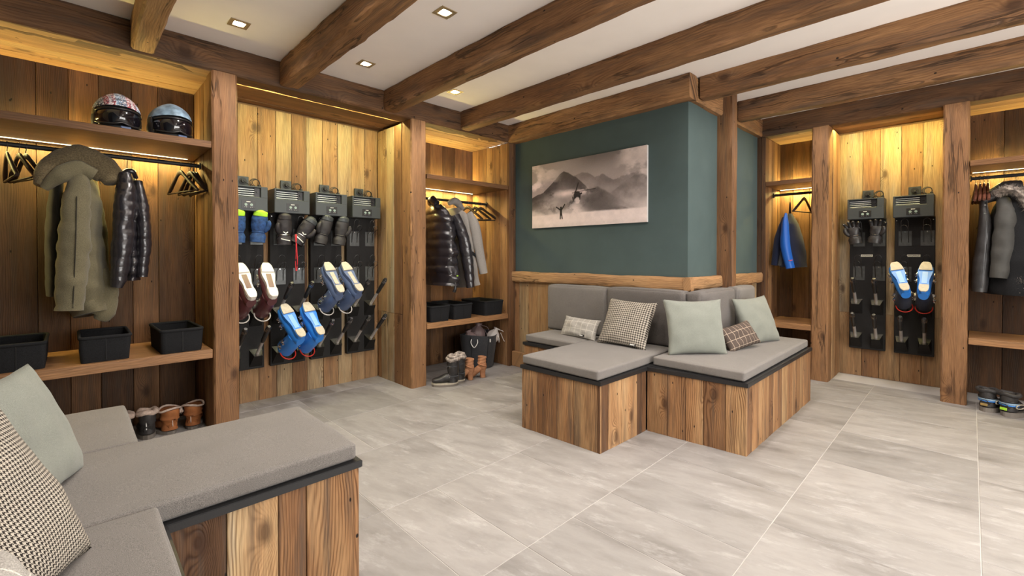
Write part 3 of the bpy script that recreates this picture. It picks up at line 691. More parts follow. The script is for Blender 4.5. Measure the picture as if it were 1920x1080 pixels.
# back cushions
def backc(label, x0, x1, y0, y1, z0, z1, axis, mat='sofa_dark'):
    o = softbox('back_cushion', x0, x1, y0, y1, z0, z1, .022, mat, puff=.014, wr=.004, axis=axis, n=16); return tag(o, label, 'cushion')
backc('leftmost grey back cushion of the corner bench, behind the pale check pillow', 2.975, 3.10, 1.995, 2.60, .452, .838, 0, 'sofa')
backc('wide grey back cushion below the photograph, behind the houndstooth pillow', 2.975, 3.10, 1.375, 1.985, .452, .845, 0)
backc('grey back cushion left of the free post, behind the square pale pillow', 3.0, 3.62, 1.262, 1.368, .452, .845, 1)
backc('short grey back cushion peeping out right of the free post', 3.66, 4.03, 1.25, 1.35, .452, .845, 1, 'sofa')
backc('grey back cushion at the left edge behind the green pillow', -.305, -.19, 1.46, 2.05, .452, .845, 0)

# ------------------------------------------------------------------ pillows
def lean(base, right, back, hgt, ang, h, t):
    """pillow standing on its lower edge at base (centre of that edge), top leaning towards 'back' by ang degrees"""
    a = math.radians(ang); up = V((0, 0, 1))*math.cos(a)+V(back).normalized()*math.sin(a)
    m = pose((0, 0, 0), right, up); z = V((m[0][2], m[1][2], m[2][2]))
    o = V(base)+up*(h/2-.008)+z*(t*.18*math.cos(a)); m.translation = o; return m
pillow('pale grey oblong check pillow with dark tag on the corner bench', 'plaid_l', .37, .165, .085, lean((2.80, 2.125, .458), (-.10, -1, .0), (1, 0, 0), 0, 25, .165, .085), tagpos=(.06, -.062, .026), sd=1)
pillow('houndstooth square pillow with dark tag on the corner bench', 'hound', .38, .355, .12, lean((2.745, 1.705, .458), (.02, -1, -.03), (1, 0, 0), 0, 28, .355, .12), tagpos=(.10, -.155, .026), sd=4)
pillow('square pale grey-green pillow in the middle of the corner bench', 'mint', .39, .365, .115, lean((2.875, 1.235, .458), (.74, -.68, 0), (.68, .74, 0), 0, 16, .365, .115), sd=8)
pillow('small dark brown check pillow between the two pale pillows', 'plaid_d', .34, .175, .09, lean((3.26, 1.075, .465), (.97, -.24, .12), (.1, 1, 0), 0, 32, .185, .09), sd=12)
pillow('pale grey-green pillow leaning at the right end of the corner bench', 'mint', .37, .355, .115, lean((3.64, 1.06, .458), (.94, -.30, .03), (-.32, .9, 0), 0, 25, .355, .115), sd=17)
pillow('grey-green pillow leaning at the far left behind the foreground houndstooth one', 'mint', .37, .35, .12, lean((-.065, 1.70, .458), (.36, .93, 0), (-.93, .36, 0), 0, 21, .35, .12), sd=23)
pillow('large houndstooth pillow close to the camera at the left edge', 'hound_near', .42, .42, .16, lean((-.088, 1.155, .458), (.42, .91, 0), (-.91, .42, 0), 0, 27, .42, .16), sd=31)
pillow('pale check pillow cut off by the bottom left corner of the picture', 'plaid_l', .34, .24, .10, lean((-.03, .86, .458), (.35, .93, 0), (-.93, .35, 0), 0, 40, .26, .12), sd=37)

# ------------------------------------------------------------------ photograph on the wall (flat print)
def fbm(u, v, sx, sy, seed, octs=5):
    r = np.zeros_like(u); a = .5; tot = 0
    for o_ in range(octs):
        g = np.random.RandomState(seed+o_).rand(80, 80); x = (u*sx*2**o_) % 78; y = (v*sy*2**o_) % 78
        xi = x.astype(int); yi = y.astype(int); fx = x-xi; fy = y-yi; fx = fx*fx*(3-2*fx); fy = fy*fy*(3-2*fy)
        r += a*((g[yi, xi]*(1-fx)+g[yi, xi+1]*fx)*(1-fy)+(g[yi+1, xi]*(1-fx)+g[yi+1, xi+1]*fx)*fy); tot += a; a *= .55
    return r/tot
def sst(x, a, b): t = np.clip((x-a)/(b-a), 0, 1); return t*t*(3-2*t)
def seg_d(u, v, a, b, asp=2.05):
    ax, ay, bx, by = a[0]*asp, a[1], b[0]*asp, b[1]; U = u*asp; dx, dy = bx-ax, by-ay
    t = np.clip(((U-ax)*dx+(v-ay)*dy)/(dx*dx+dy*dy), 0, 1); return np.hypot(U-ax-t*dx, v-ay-t*dy)
def artwork():
    NX, NY = 330, 165
    u, v = np.meshgrid((np.arange(NX+1))/NX, (np.arange(NY+1))/NY)
    n1 = fbm(u, v, 5, 3, 1); n2 = fbm(u, v, 12, 8, 20); n3 = fbm(u, v, 26, 14, 50)
    g = .50+.16*(1-v)+.05*(n1-.5)                                   # sky
    g = g-.12*sst(v, .7, 1.)*sst(u, .3, .6)
    def ridge(pts, wob, sd):
        xs, ys = zip(*pts); return np.interp(u, xs, ys)+wob*(fbm(u, u*0+.3, 22, 1, sd)-.5)
    r2 = ridge([(0, .3), (.35, .6), (.42, .76), (.5, .79), (.56, .74), (.6, .69), (.66, .72), (.75, .62), (.85, .66), (1, .7)], .06, 70); m = sst(r2-v, -.005, .012)
    g = g*(1-m)+m*(.44+.08*sst(r2-v, .0, .3)+.16*(n2-.5))
    r3 = ridge([(0, .2), (.72, .42), (.80, .52), (.88, .60), (.95, .68), (1, .72)], .05, 90); m = sst(r3-v, -.005, .012); g = g*(1-m)+m*(.42+.10*sst(r3-v, 0, .35)+.14*(n3-.5))
    r1 = ridge([(0, .50), (.12, .56), (.22, .70), (.28, .80), (.32, .84), (.36, .81), (.44, .72), (.50, .62), (.56, .50), (.62, .40), (1, .1)], .03, 110); m = sst(r1-v, -.004, .01)
    g = g*(1-m)+m*(.27+.22*sst(r1-v, .05, .38)+.10*(n2-.5))
    r4 = ridge([(0, .0), (.40, .40), (.52, .52), (.62, .55), (.70, .47), (.78, .36), (.86, .27), (.95, .16), (1, .1)], .03, 130); m = sst(r4-v, -.01, .03)*sst(v, .16, .30)
    g = g*(1-m)+m*(.33+.12*(n3-.5)+.14*sst(u, .62, .9))
    cl = fbm(u, v, 7, 6, 160, 6)                                    # clouds
    def cloud(mask, bright, lo=.42, hi=.62):
        nonlocal g
        m_ = mask*sst(cl, lo, hi); g = g*(1-m_)+m_*(bright+.22*(n2-.5))
    cloud(sst(.34-u, 0, .15)*sst(v, .60, .78), .68); cloud(sst(.16-u, 0, .1)*sst(v, .5, .62)*sst(.95-v, 0, .2), .80)
    cloud(sst(u, .72, .90)*sst(v-.50-(.3*(1-u)), 0, .15), .70, .40, .58); cloud(np.exp(-((v-.50)/.05)**2)*sst(u, .1, .3)*sst(.62-u, 0, .1), .74, .42, .56)
    mist = sst(.40-v, 0, .22)*(.35+.65*sst(cl, .35, .65))*(1-.85*sst(u, .5, .56)*sst(.84-u, 0, .10)*sst(v, .17, .22)); g = g*(1-mist*.8)+mist*.8*(.70+.12*(n2-.5))
    m = sst(.45-u, .12, .3)*sst(.55-v, 0, .2)*sst(cl, .3, .6)*.6; g = g*(1-m)+m*.72
    m = np.exp(-(((u-.20)/.08)**2+((v-.27)/.055)**2))*sst(n3, .35, .6)*.9; g = g*(1-m)+m*.38
    m = np.exp(-(((u-.43)/.07)**2+((v-.24)/.16)**2))*.8*sst(n3, .30, .55); g = g*(1-m)+m*.80
    m = np.exp(-(((u-.66)/.12)**2+((v-.27)/.09)**2))*sst(n3, .32, .55)*.55; g = g*(1-m)+m*.30
    m = sst(.20-v+.02*(n2-.5), -.01, .02); g = g*(1-m)+m*(.76+.10*(n3-.5)-.05*sst(.1-v, 0, .1))           # snow
    def ink(mk, val=.10):
        nonlocal g
        g = g*(1-mk)+mk*val
    L = lambda a, c, w_: 1-sst(seg_d(u, v, a, c), w_*.6, w_*1.3)
    ink(L((.43, .50), (.455, .63), .011), .18); ink(L((.40, .495), (.605, .52), .005), .2)                 # rotor
    ink(L((.425, .47), (.425, .51), .008)); ink((1-sst(np.hypot((u-.445)*2.05, (v-.455)*1.15), .055, .075))*.9, .14)
    ink((1-sst(np.hypot((u-.44)*2.05, v-.405), .045, .07))*sst(n3, .45, .5), .15); ink(L((.475, .47), (.485, .475), .012), .12)
    ink((1-sst(np.hypot((u-.447)*2.2, (v-.375)), .04, .06))*.8, .78)
    ink(L((.405, .43), (.41, .37), .009)); ink(L((.47, .43), (.468, .39), .008))
    ink(L((.294, .19), (.294, .265), .020)); ink(1-sst(np.hypot((u-.294)*2.05, v-.29), .014, .022))          # figure
    ink(L((.287, .26), (.250, .305), .010)); ink(L((.301, .26), (.330, .335), .010)); ink(L((.289, .20), (.288, .125), .011)); ink(L((.299, .20), (.306, .125), .011))
    g = np.clip(g, .04, .95)+(np.random.RandomState(3).rand(*g.shape)-.5)*.02
    lin = np.clip((g-.5)*1.25+.56, .03, 1)**1.9
    me = bpy.data.meshes.new('print'); vs = np.zeros((g.size, 3)); W_, H_ = 1.20, .589
    vs[:, 0] = (u.ravel()-.5)*W_; vs[:, 2] = v.ravel()*H_
    idx = np.arange(g.size).reshape(NY+1, NX+1); f = np.stack([idx[:-1, :-1], idx[:-1, 1:], idx[1:, 1:], idx[1:, :-1]], -1).reshape(-1, 4)
    me.from_pydata(vs.tolist(), [], f.tolist()); ca = me.color_attributes.new('print', 'FLOAT_COLOR', 'POINT')
    c = np.ones((g.size, 4)); l = lin.ravel(); c[:, 0] = l*1.0; c[:, 1] = l*.86+.0; c[:, 2] = l*.82
    ca.data.foreach_set('color', c.astype(np.float32).ravel())
    s = NT('photo_print'); a = s.n('ShaderNodeVertexColor'); a.layer_name = 'print'; s.base(a.outputs[0], .55, spec=.3); me.materials.append(s.m)
    return me
pr_ = thing('wall_photograph', 'unframed sepia snow print of a figure with raised arms and a helicopter', 'picture', (3.168, 2.34, 1.352), math.radians(-90))
B().box(-.60, .60, -.020, -.001, 0, .589, .001).build('backing_panel', plain('aluminium_panel', (.55, .52, .50), .5), pr_)
link('print', artwork(), pr_, loc=(0, -.0208, 0))

# ================================================================== BOOT DRYERS
def dryer(label, x, y, rz, with_label=False):
    """local x along the wall (0..0.255), -y out of the wall, origin at the bottom left of the panel"""
    t = thing('boot_dryer', label, 'boot dryer', (x, y, .255), rz); Z0 = -.255; o = (0, 0, Z0)
    B(o).box(0, .255, -.045, -.002, .255, 1.42, .003).build('back_panel', 'panel', t)
    bx = B(o); bx.box(-.002, .252, -.165, -.002, 1.412, 1.515, .004)
    bx.box(-.002, .012, -.165, -.002, 1.51, 1.592, .003).box(.205, .252, -.165, -.002, 1.51, 1.592, .003).box(.01, .207, -.165, -.002, 1.582, 1.592, .002).box(.01, .207, -.128, -.002, 1.51, 1.584)
    box = bx.build('fan_box', 'box', t)
    g = B(o)
    for k in range(4): g.box(.014, .165, -.158, -.132, 1.519+k*.0155, 1.5235+k*.0155, .001)
    g.build('vent_slat', 'vent', box)
    B(o).box(.168, .203, -.150, -.128, 1.514, 1.580).cyl((.186, -.150, 1.553), (.186, -.158, 1.553), .008, 12).build('switch_plate', 'black', box)
    cp = B(o).box(.083, .168, -.1675, -.164, 1.430, 1.486, .0005).build('control_plate', 'black', box)
    for kx in (.108, .143):
        B(o).cyl((kx, -.167, 1.456), (kx, -.174, 1.456), .0095, 14).box(kx-.001, kx+.001, -.176, -.173, 1.455, 1.465).build('dial', 'cyan', cp)
        B(o).box(kx-.007, kx-.004, -.1685, -.167, 1.438, 1.441).box(kx+.004, kx+.007, -.1685, -.167, 1.438, 1.441).build('mark', 'white', cp)
    B(o).box(.112, .138, -.1685, -.167, 1.475, 1.479).build('mark', 'white', cp)
    sk = B(o).box(.085, .165, -.022, -.002, 1.606, 1.676, .003).build('wall_socket', 'box', t)
    B(o).cyl((.125, -.022, 1.641), (.125, -.026, 1.641), .026, 20).build('socket_ring', 'plug', sk); B(o).cyl((.125, -.02, 1.641), (.125, -.052, 1.641), .014, 12).build('plug', 'plug', sk)
    cb = B(o)
    for k, (r_, dy, dx) in enumerate(((.029, -.03, 0), (.024, -.038, .004), (.032, -.022, -.003))):
        cb.tube([(.205+dx+r_*math.cos(a)*1., dy-.004*math.sin(2*a), 1.632+r_*math.sin(a)*(1.05 if k else .92)) for a in [2*math.pi*i/22 for i in range(22)]], .0028, 6, closed=True)
    cb.tube(spline([(.125, -.052, 1.641), (.15, -.056, 1.62), (.178, -.04, 1.625)], 10), .003, 6).build('power_cable', 'plug', t, True)
    B(o).box(.222, .240, -.05, -.015, 1.594, 1.622, .003).build('cable_clip', 'plug', t)
    for row, (z0, z1) in enumerate(((1.175, 1.302), (.872, .998))):
        for x0 in (.026, .166):
            B(o).box(x0, x0+.085, -.0485, -.0445, z0, z1, .0008).build('steel_plate', 'plate', t)
            for (dp, zt, sh) in ((.105, 1.402, 0.), (.155, 1.348, .0)):
                zt = zt-(.303 if row else 0); xc = x0+.042; zb_ = z0+.03
                pts = [(xc-.023, -.050, zb_), (xc-.023, -.060, z1-.02)]+[(xc-.023, -.050-(dp-.05)*.9, zt-.030)]+[(xc+.023*math.cos(a), -.050-(dp-.05)*(.93+.07*math.sin(a)), zt-.026+.026*math.sin(a)) for a in [math.pi*(1-i/8) for i in range(1, 8)]]+[(xc+.023, -.050-(dp-.05)*.9, zt-.030), (xc+.023, -.060, z1-.02), (xc+.023, -.050, zb_)]
                B(o).tube(pts, .0022, 6, ref=(1, 0, 0)).build('wire_hook', 'wire', t, True)
            B(o).cyl((x0+.042, -.048, z1-.008), (x0+.042, -.053, z1-.008), .0045, 10).build('screw', 'steel', t)
    for sx in (.012, .243): B(o).cyl((sx, -.045, 1.392), (sx, -.050, 1.392), .004, 10).build('screw', 'steel', t)
    for zt in (.700, .400):
        for xc in (.052, .197):
            w0, w1 = .043, .028
            v = [(xc-w0, -.044, zt), (xc+w0, -.044, zt), (xc+w1, -.118, zt-.040), (xc-w1, -.118, zt-.040), (xc-w0, -.044, zt-.13), (xc+w0, -.044, zt-.13)]
            wd = B(o).poly(v, [(0, 1, 2, 3), (3, 2, 5, 4), (0, 3, 4), (1, 5, 2), (0, 4, 5, 1)]).build('wedge_mount', 'panel', t)
            tp = B(o); n_ = V((0, -.040, .074)).normalized()*.0016
            tp.poly([V(v[0])+n_, V(v[1])+n_, V(v[2])+n_, V(v[3])+n_], [(0, 1, 2, 3)]); tp.poly([V(v[0])+n_*1.0-V((0, 0, .001)), V(v[1])+n_-V((0, 0, .001)), V(v[2])+n_-V((0, 0, .001)), V(v[3])+n_-V((0, 0, .001))], [(3, 2, 1, 0)])
            tp.build('cover_plate', 'steel', wd)
            a = V((xc, -.085, zt-.030)); e = V((xc+.012, -.330, zt+.200)); d = (e-a)
            pg = B(o).tube([a, a+d*.50], .0115, 14).build('air_tube', 'tube', t, True, ang=40)
            B(o).tube([a+d*.46, a+d*.52, a+d*.80, a+d*.95, a+d*1.0], [.013, .0155, .0165, .018, .011], 14).build('tube_head', 'black', pg, True, ang=50)
            fn = B(o); s1 = d.cross(V((1, 0, 0))).normalized(); s2 = V((1, 0, 0))
            for k in range(5):
                an = math.pi*(.15+.7*k/4); q = s2*math.cos(an)+s1*math.sin(an)*(1 if s1.y < 0 else -1)
                fn.tube([a+d*.86+q*.0165, a+d*.93+q*.0175, a+d*.985+q*.0120], .0018, 4)
            fn.build('air_slot', 'chrome', pg)
    if with_label:
        lb = B(o).box(.082, .166, -.0470, -.0450, 1.083, 1.103).build('name_plate', 'label', t)
        cu = bpy.data.curves.new('txt', 'FONT'); cu.body = 'HYDRALP'; cu.size = .0165; cu.align_x = 'CENTER'; cu.align_y = 'CENTER'; cu.extrude = .0004
        tmp = bpy.data.objects.new('txt', cu); COL.objects.link(tmp); dg = bpy.context.evaluated_depsgraph_get(); dg.update()
        me = bpy.data.meshes.new_from_object(tmp.evaluated_get(dg)); bpy.data.objects.remove(tmp)
        me.materials.clear(); me.materials.append(M['black']); m = Matrix(((1.0, 0, 0), (0, 0, -1), (0, 1, 0))).to_4x4(); m.translation = V((.124, -.0474, 1.093-.255)); me.transform(Matrix.Scale(1.0, 4))
        link('lettering', me, lb, mtx=m)
    return t
LX = (.773, 1.071, 1.369, 1.668); RYs = (.779, .466)
lab = ['black boot dryer panel partly hidden by the left post, holding the cream-soled boots', 'black boot dryer panel holding the sky-blue boots on its lower pegs', 'black boot dryer panel holding the dusty-blue and beige boots', 'empty black boot dryer panel at the right end of the left recess']
for k in range(4): dryer(lab[k], LX[k], RY-.022, 0)
for k, l_ in enumerate(('black boot dryer panel with black five-finger gloves on its top hooks', 'black boot dryer panel holding the blue boots with red edges, in the right recess')): dryer(l_, RX-.022, RYs[k], -math.pi/2, True)

def rack_pt(side, k, x, y, z):
    """dryer coordinates (x along, y negative outwards) to world"""
    return V((LX[k]+x, RY-.022+y, z)) if side == 'L' else V((RX-.022+y, RYs[k]-x, z))
def rack_dir(side, x, y, z): return V((x, y, z)) if side == 'L' else V((y, -x, z))

# ------------------------------------------------------------------ ski boots hung sole outwards on the pegs
def ski_boot(label, m, shell, sole, pad, cuff, buck, trimc, insert=None, group=None, sc=1.0):
    """upright in local space: sole at z=0, toe +x"""
    t = thing('ski_boot', label, 'ski boot', mtx=m @ Matrix.Scale(sc, 4), group=group)
    xs = spline([(-.115, 0, .052), (-.07, 0, .058), (0, 0, .062), (.07, 0, .050), (.13, 0, .040), (.170, 0, .036), (.188, 0, .034)], 26)
    rr = lerp_list([(.030, .036), (.040, .046), (.042, .050), (.047, .038), (.050, .030), (.042, .026), (.018, .016)], 26)
    B().tube(xs, rr, 20).build('lower_shell', shell, t, True, ang=60)
    cs = spline([(-.045, 0, .07), (-.045, 0, .13), (-.030, 0, .20), (-.012, 0, .27)], 14)
    B().tube(cs, lerp_list([(.046, .058), (.050, .060), (.052, .062), (.056, .066)], 14), 22, ref=(1, 0, 0)).build('cuff', cuff, t, True, ang=60)
    B().tube([(-.012, 0, .262), (-.008, 0, .292)], [(.048, .058), (.044, .052)], 18, ref=(1, 0, 0)).build('liner', 'glove', t, True, ang=60)
    # sole: waisted slab with separate toe and heel pads
    def slab(x0, x1, wf, z0, z1, nm, mat, par, n=10):
        b = B(); up = []; lo = []
        for i in range(n+1):
            x = x0+(x1-x0)*i/n; up.append((x, wf(x)))
        out = [(x, y_) for x, y_ in up]+[(x, -y_) for x, y_ in up[::-1]]
        k = len(out); vs = [(x, y_, z0) for x, y_ in out]+[(x, y_, z1) for x, y_ in out]
        b.poly(vs, [tuple(range(k))[::-1], tuple(range(k, 2*k))]+[(i, (i+1) % k, k+(i+1) % k, k+i) for i in range(k)])
        return b.build(nm, mat, par)
    def wid(x):
        e = max(0., 1-abs((x-.038)/.158)**9)**.5
        return (.033+.010*math.exp(-((x-.10)/.06)**2)-.006*math.exp(-((x-.0)/.05)**2))*max(.25, e)
    s_ = slab(-.118, .193, wid, -.004, .022, 'sole', sole, t, 22)
    slab(.105, .190, lambda x: wid(x)*.92, -.013, -.004, 'toe_pad', pad, s_); slab(-.115, -.045, lambda x: wid(x)*.92, -.013, -.004, 'heel_pad', pad, s_)
    slab(-.03, .09, lambda x: .016, -.0065, -.004, 'arch_insert', insert or trimc, s_, 4)
    for k, (x, z) in enumerate(((.115, .055), (.065, .075), (-.02, .15), (-.012, .215))):
        yy = .050 if k < 2 else .055
        for sy in (1, -1):
            B().box(x-.012, x+.012, min(sy*(yy-.010), sy*(yy+.005)), max(sy*(yy-.010), sy*(yy+.005)), z-.007, z+.012, .002).tube([(x-.03, sy*(yy+.004), z-.004), (x, sy*(yy+.014), z+.004), (x+.035, sy*yy*.55, z+.024)], .0042, 6).tube([(x-.02, sy*(yy+.008), z+.012), (x+.02, sy*(yy*.8), z+.030)], .003, 6).build('buckle', buck, t)
        B().tube([(x-.004, yy-.01, z), (x+.02, yy*.3, z+.035 if k < 2 else z+.01), (x+.01, -yy*.8, z+.01)], .0032, 6).build('buckle_strap', buck, t)
    B().tube([(-.055+.058*math.cos(a), .052*math.sin(a), .272) for a in [2*math.pi*i/18 for i in range(18)]], .0045, 6, closed=True).build('cuff_edge', trimc, t, True)
    return t
def boot_on_peg(side, k, xc, zt, toe_tilt=0., yaw=0., out=.0, sc=1.0):
    a = V((xc, -.085, zt-.030)); e = V((xc+.012, -.330, zt+.200)); d = (a-e).normalized()
    upv = rack_dir(side, *d); toe = rack_dir(side, toe_tilt, .62, .78)
    up = upv; x = (toe-up*toe.dot(up)).normalized(); y = up.cross(x)
    R_ = Matrix((x, y, up)).transposed(); R_ = R_ @ Matrix.Rotation(yaw, 3, 'Z')
    m = R_.to_4x4(); tip = rack_pt(side, k, *(e-d*(.026+out)))
    m.translation = tip - (m.to_3x3() @ V((.028, 0, 0)))
    return m
ski_boot('maroon boot with cream sole half hidden behind the left post', boot_on_peg('L', 0, .052, .700, -.10), 'maroon', 'bootwhite', 'bootwhite', 'maroon', 'steel', 'bootwhite', 'maroon')
ski_boot('maroon boot with cream sole fully visible beside the left post', boot_on_peg('L', 0, .197, .700, .02), 'maroon', 'bootwhite', 'bootwhite', 'maroon', 'steel', 'bootwhite', 'maroon')
ski_boot('sky-blue boot with grey pads and silver buckles, left of its pair on the second dryer', boot_on_peg('L', 1, .052, .400, -.22), 'bootblue', 'bootblue', 'beige', 'bootblue', 'chrome', 'red', 'iceblue')
ski_boot('sky-blue boot with grey pads, right of its pair on the second dryer', boot_on_peg('L', 1, .197, .400, -.14), 'bootblue', 'bootblue', 'beige', 'bootblue', 'chrome', 'red', 'iceblue')
ski_boot('dusty-blue boot with beige sole and clear buckles, left of its pair on the third dryer', boot_on_peg('L', 2, .052, .700, -.10), 'bootnavy', 'bootnavy', 'beige', 'bootnavy', 'chrome', 'bootwhite', 'beige')
ski_boot('dusty-blue boot with beige sole, right of its pair on the third dryer', boot_on_peg('L', 2, .197, .700, -.16), 'bootnavy', 'bootnavy', 'beige', 'bootnavy', 'chrome', 'bootwhite', 'beige')
ski_boot('blue boot with red edges tilted left on the right recess dryer', boot_on_peg('R', 1, .052, .700, -.30), 'bootblue', 'bootblue', 'beige', 'navy', 'chrome', 'red', 'iceblue')
ski_boot('blue boot with red edges standing straight on the right recess dryer', boot_on_peg('R', 1, .197, .700, .02), 'bootblue', 'bootblue', 'beige', 'navy', 'chrome', 'red', 'iceblue')

# ------------------------------------------------------------------ gloves and mittens on the wire hooks
def glove(label, side, k, xc, z, mat, cuffmat, tipmat=None, mitten=False, tilt=0., mirror=1, fingers=True, white=False, curl=.25):
    """palm side out, fingers up; local x across, -y out, z up"""
    m = Matrix.Translation(rack_pt(side, k, xc, -.125, z)) @ Matrix.Rotation(0 if side == 'L' else -math.pi/2, 4, 'Z') @ Matrix.Rotation(tilt, 4, 'Y') @ Matrix.Scale(1.16 if mitten else 1.08, 4)
    t = thing('mitten' if mitten else 'ski_glove', label, 'glove', mtx=m)
    nz = lambda s_: (lambda u, an, p: .10*noise.noise(p*38+V((s_, 0, 0))))
    B().tube(spline([(0, 0, -.085), (0, 0, -.05), (0, .0, -.02)], 10), lerp_list([(.044, .034), (.046, .034), (.033, .026)], 10), 18, ref=(0, 1, 0), disp=nz(3)).build('cuff', cuffmat, t, True, ang=70)
    st = B().tube([(.034*math.cos(a), .028*math.sin(a), -.022) for a in [2*math.pi*i/20 for i in range(20)]], .005, 6, closed=True).build('wrist_strap', 'steel' if white else cuffmat, t, True)
    if mitten:
        B().tube(spline([(0, 0, -.03), (0, -.004, .01), (0, -.010, .055), (0, -.016, .090)], 16), lerp_list([(.032, .026), (.044, .032), (.046, .032), (.040, .028)], 16), 20, ref=(0, 1, 0), disp=nz(7)).build('hand', mat, t, True)
        B().tube(spline([(0, -.015, .078), (0, -.018, .105), (0, -.020, .122)], 10), lerp_list([(.042, .030), (.038, .027), (.016, .012)], 10), 20, ref=(0, 1, 0), disp=nz(9)).build('tip_panel', tipmat or mat, t, True)
    else:
        B().tube(spline([(0, 0, -.03), (0, -.004, .0), (0, -.008, .03), (0, -.010, .05)], 12), lerp_list([(.030, .024), (.041, .027), (.045, .025), (.043, .020)], 12), 20, ref=(0, 1, 0), disp=nz(5)).build('hand', mat, t, True)
        for i, (fx, L, sp) in enumerate(((-.033, .050, -.22), (-.011, .062, -.07), (.012, .060, .07), (.033, .046, .24))):
            q = [(fx, -.008, .036), (fx+sp*.02, -.012, .036+L*.45), (fx+sp*.055, -.012-curl*.05, .036+L*.85), (fx+sp*.075, -.012-curl*.14, .036+L)]
            B().tube(spline(q, 9), lerp_list([.0125, .0135, .0128, .0120, .0065], 9), 12, disp=nz(i)).build('finger', tipmat if tipmat and i > 1 else mat, t, True)
    B().tube(spline([(.030*mirror, -.010, -.012), (.046*mirror, -.026, .012), (.048*mirror, -.034, .038), (.042*mirror, -.036, .054)], 9), lerp_list([.015, .0155, .0135, .008], 9), 12, disp=nz(11)).build('thumb', mat, t, True)
    if white:
        B().tube(spline([(-.026, -.028, -.048), (0, -.037, -.055), (.026, -.030, -.060)], 8), .0032, 6).tube(spline([(-.012, -.030, -.002), (0, -.034, -.012), (.014, -.031, -.004)], 6), .003, 6).build('piping', 'white', t)
    return t
glove('blue mitten with lime tip half hidden behind the left post', 'L', 0, .062, 1.285, 'mitten', 'mitten', 'lime', True, .0, -1)
glove('blue mitten with lime tip on the first dryer, right of its pair', 'L', 0, .200, 1.290, 'mitten', 'mitten', 'lime', True, .08, 1)
glove('black padded mitten with white piping hanging upright on the second dryer', 'L', 1, .075, 1.275, 'glove', 'glove', None, True, 0., -1, white=True)
glove('black padded mitten with grey tip and white piping, leaning right on the second dryer', 'L', 1, .212, 1.270, 'glove', 'glove', 'box', True, .55, 1, white=True)
glove('dark grey mitten leaning right at the left hooks of the third dryer', 'L', 2, .070, 1.285, 'shoegrey', 'shoegrey', 'box', True, .25, -1)
glove('dark grey mitten at the right hooks of the third dryer', 'L', 2, .212, 1.280, 'shoegrey', 'shoegrey', 'box', True, .15, 1)
glove('black leather five-finger glove, left of its pair on the right recess dryer', 'R', 0, .040, 1.290, 'leather', 'leather', None, False, -.18, -1)
glove('black leather five-finger glove, right of its pair on the right recess dryer', 'R', 0, .197, 1.295, 'leather', 'leather', None, False, .16, 1)
c = rack_pt('L', 1, .145, -.16, 0)
t = thing('leash_cord', 'thin red cord hanging below the black mittens on the second dryer', 'cord', c+V((0, 0, .985)))
B().tube(spline([(0, 0, .27), (.004, -.004, .16), (0, 0, .05), (.006, 0, .0), (.014, 0, .05), (.010, 0, .16), (.008, 0, .27)], 26), .0032, 6).build('cord_loop', 'redcord', t, True)
B().box(.0, .012, -.004, .004, -.008, .004, .001).build('cord_end', 'redcord', t)

# ================================================================== HANGERS
def hanger(label, x, y, z, rz, mat='hanger', group=None, W=.42, railz=None, sleeve=None):
    """z = top of the wooden neck; local x across; hook rises to the rail"""
    t = thing('clothes_hanger', label, 'hanger', (x, y, z), rz, group)
    h = W/2
    for s_ in (-1, 1):
        pts = spline([(0, 0, -.012), (s_*h*.14, 0, -.020), (s_*h*.32, .002, -.045), (s_*h*.65, .006, -.090), (s_*h, .012, -.136)], 16)
        B().tube(pts, lerp_list([(.007, .017), (.007, .016), (.008, .012), (.009, .012), (.011, .013), (.009, .009)], 16), 10).build('hanger_arm', mat, t, True, ang=60)
    B().tube([(-h*.95, .010, -.136), (h*.95, .010, -.136)], .0052, 8).build('trouser_bar', mat, t, True)
    rz_ = (railz if railz else z+.05)-z
    hk = [(0, 0, -.01), (0, 0, rz_*.35)]+[(0+.0165*math.cos(a)*1.0, 0, rz_+.0165*math.sin(a)) for a in [-math.pi*.50+i*math.pi*1.35/9 for i in range(0)]]
    arc = [(0+.0155*math.cos(a), 0, rz_+.0155*math.sin(a)) for a in [math.radians(d) for d in (-60, -20, 20, 60, 100, 140, 180)]]
    m_ = Matrix.Rotation(-rz, 4, 'Z')
    B().tube([(0, 0, -.012), (0, 0, rz_*.3), (.008, 0, rz_-.018)]+arc, .0019, 6, ref=(0, 1, 0)).build('hook', 'wire', t, True)
    if sleeve: B().tube(spline([(h*.66, .008, -.085), (h*.84, .012, -.112)], 3), (.0095, .0155) and [(.0098, .0158)]*4, 10).build('size_sleeve', sleeve, t, True)
    return t
ZH = 1.637
for i, (x, a, lb) in enumerate(((-.238, 80, 'black wooden hanger, leftmost of the three empty ones left of the olive parka'), (-.196, 73, 'black wooden hanger, middle of the three empty ones left of the olive parka'), (-.172, 70, 'black wooden hanger, nearest the olive parka of the three on its left'))):
    hanger(lb, x, RYY, ZH, math.radians(-a), railz=RZ, W=.39)
for i, (x, a, lb) in enumerate(((.498, 75.5, 'dark hanger standing apart, left of the group right of the black padded jacket'), (.548, 77, 'dark hanger, second of the group at the right end of the left recess'), (.566, 80, 'dark hanger, third of the group at the right end of the left recess'), (.582, 86, 'dark hanger nearest the post in the left recess'))):
    hanger(lb, x, RYY, ZH, math.radians(-a), railz=RZ, W=.39)
for i, (x, a, lb) in enumerate(((2.83, 82, 'black hanger next to the light grey coat, first of three empty ones'), (2.925, 76, 'black hanger in the middle of the three empty ones right of the grey coat'), (3.0, 60, 'black hanger nearest the blue wall, right of the grey coat'))):
    hanger(lb, x, RYY, 1.587, math.radians(-a), railz=1.622, W=.38)
hanger('thin dark hanger beside the small blue jacket', RXX, 1.10, ZH, math.radians(-14), railz=RZ, W=.34)
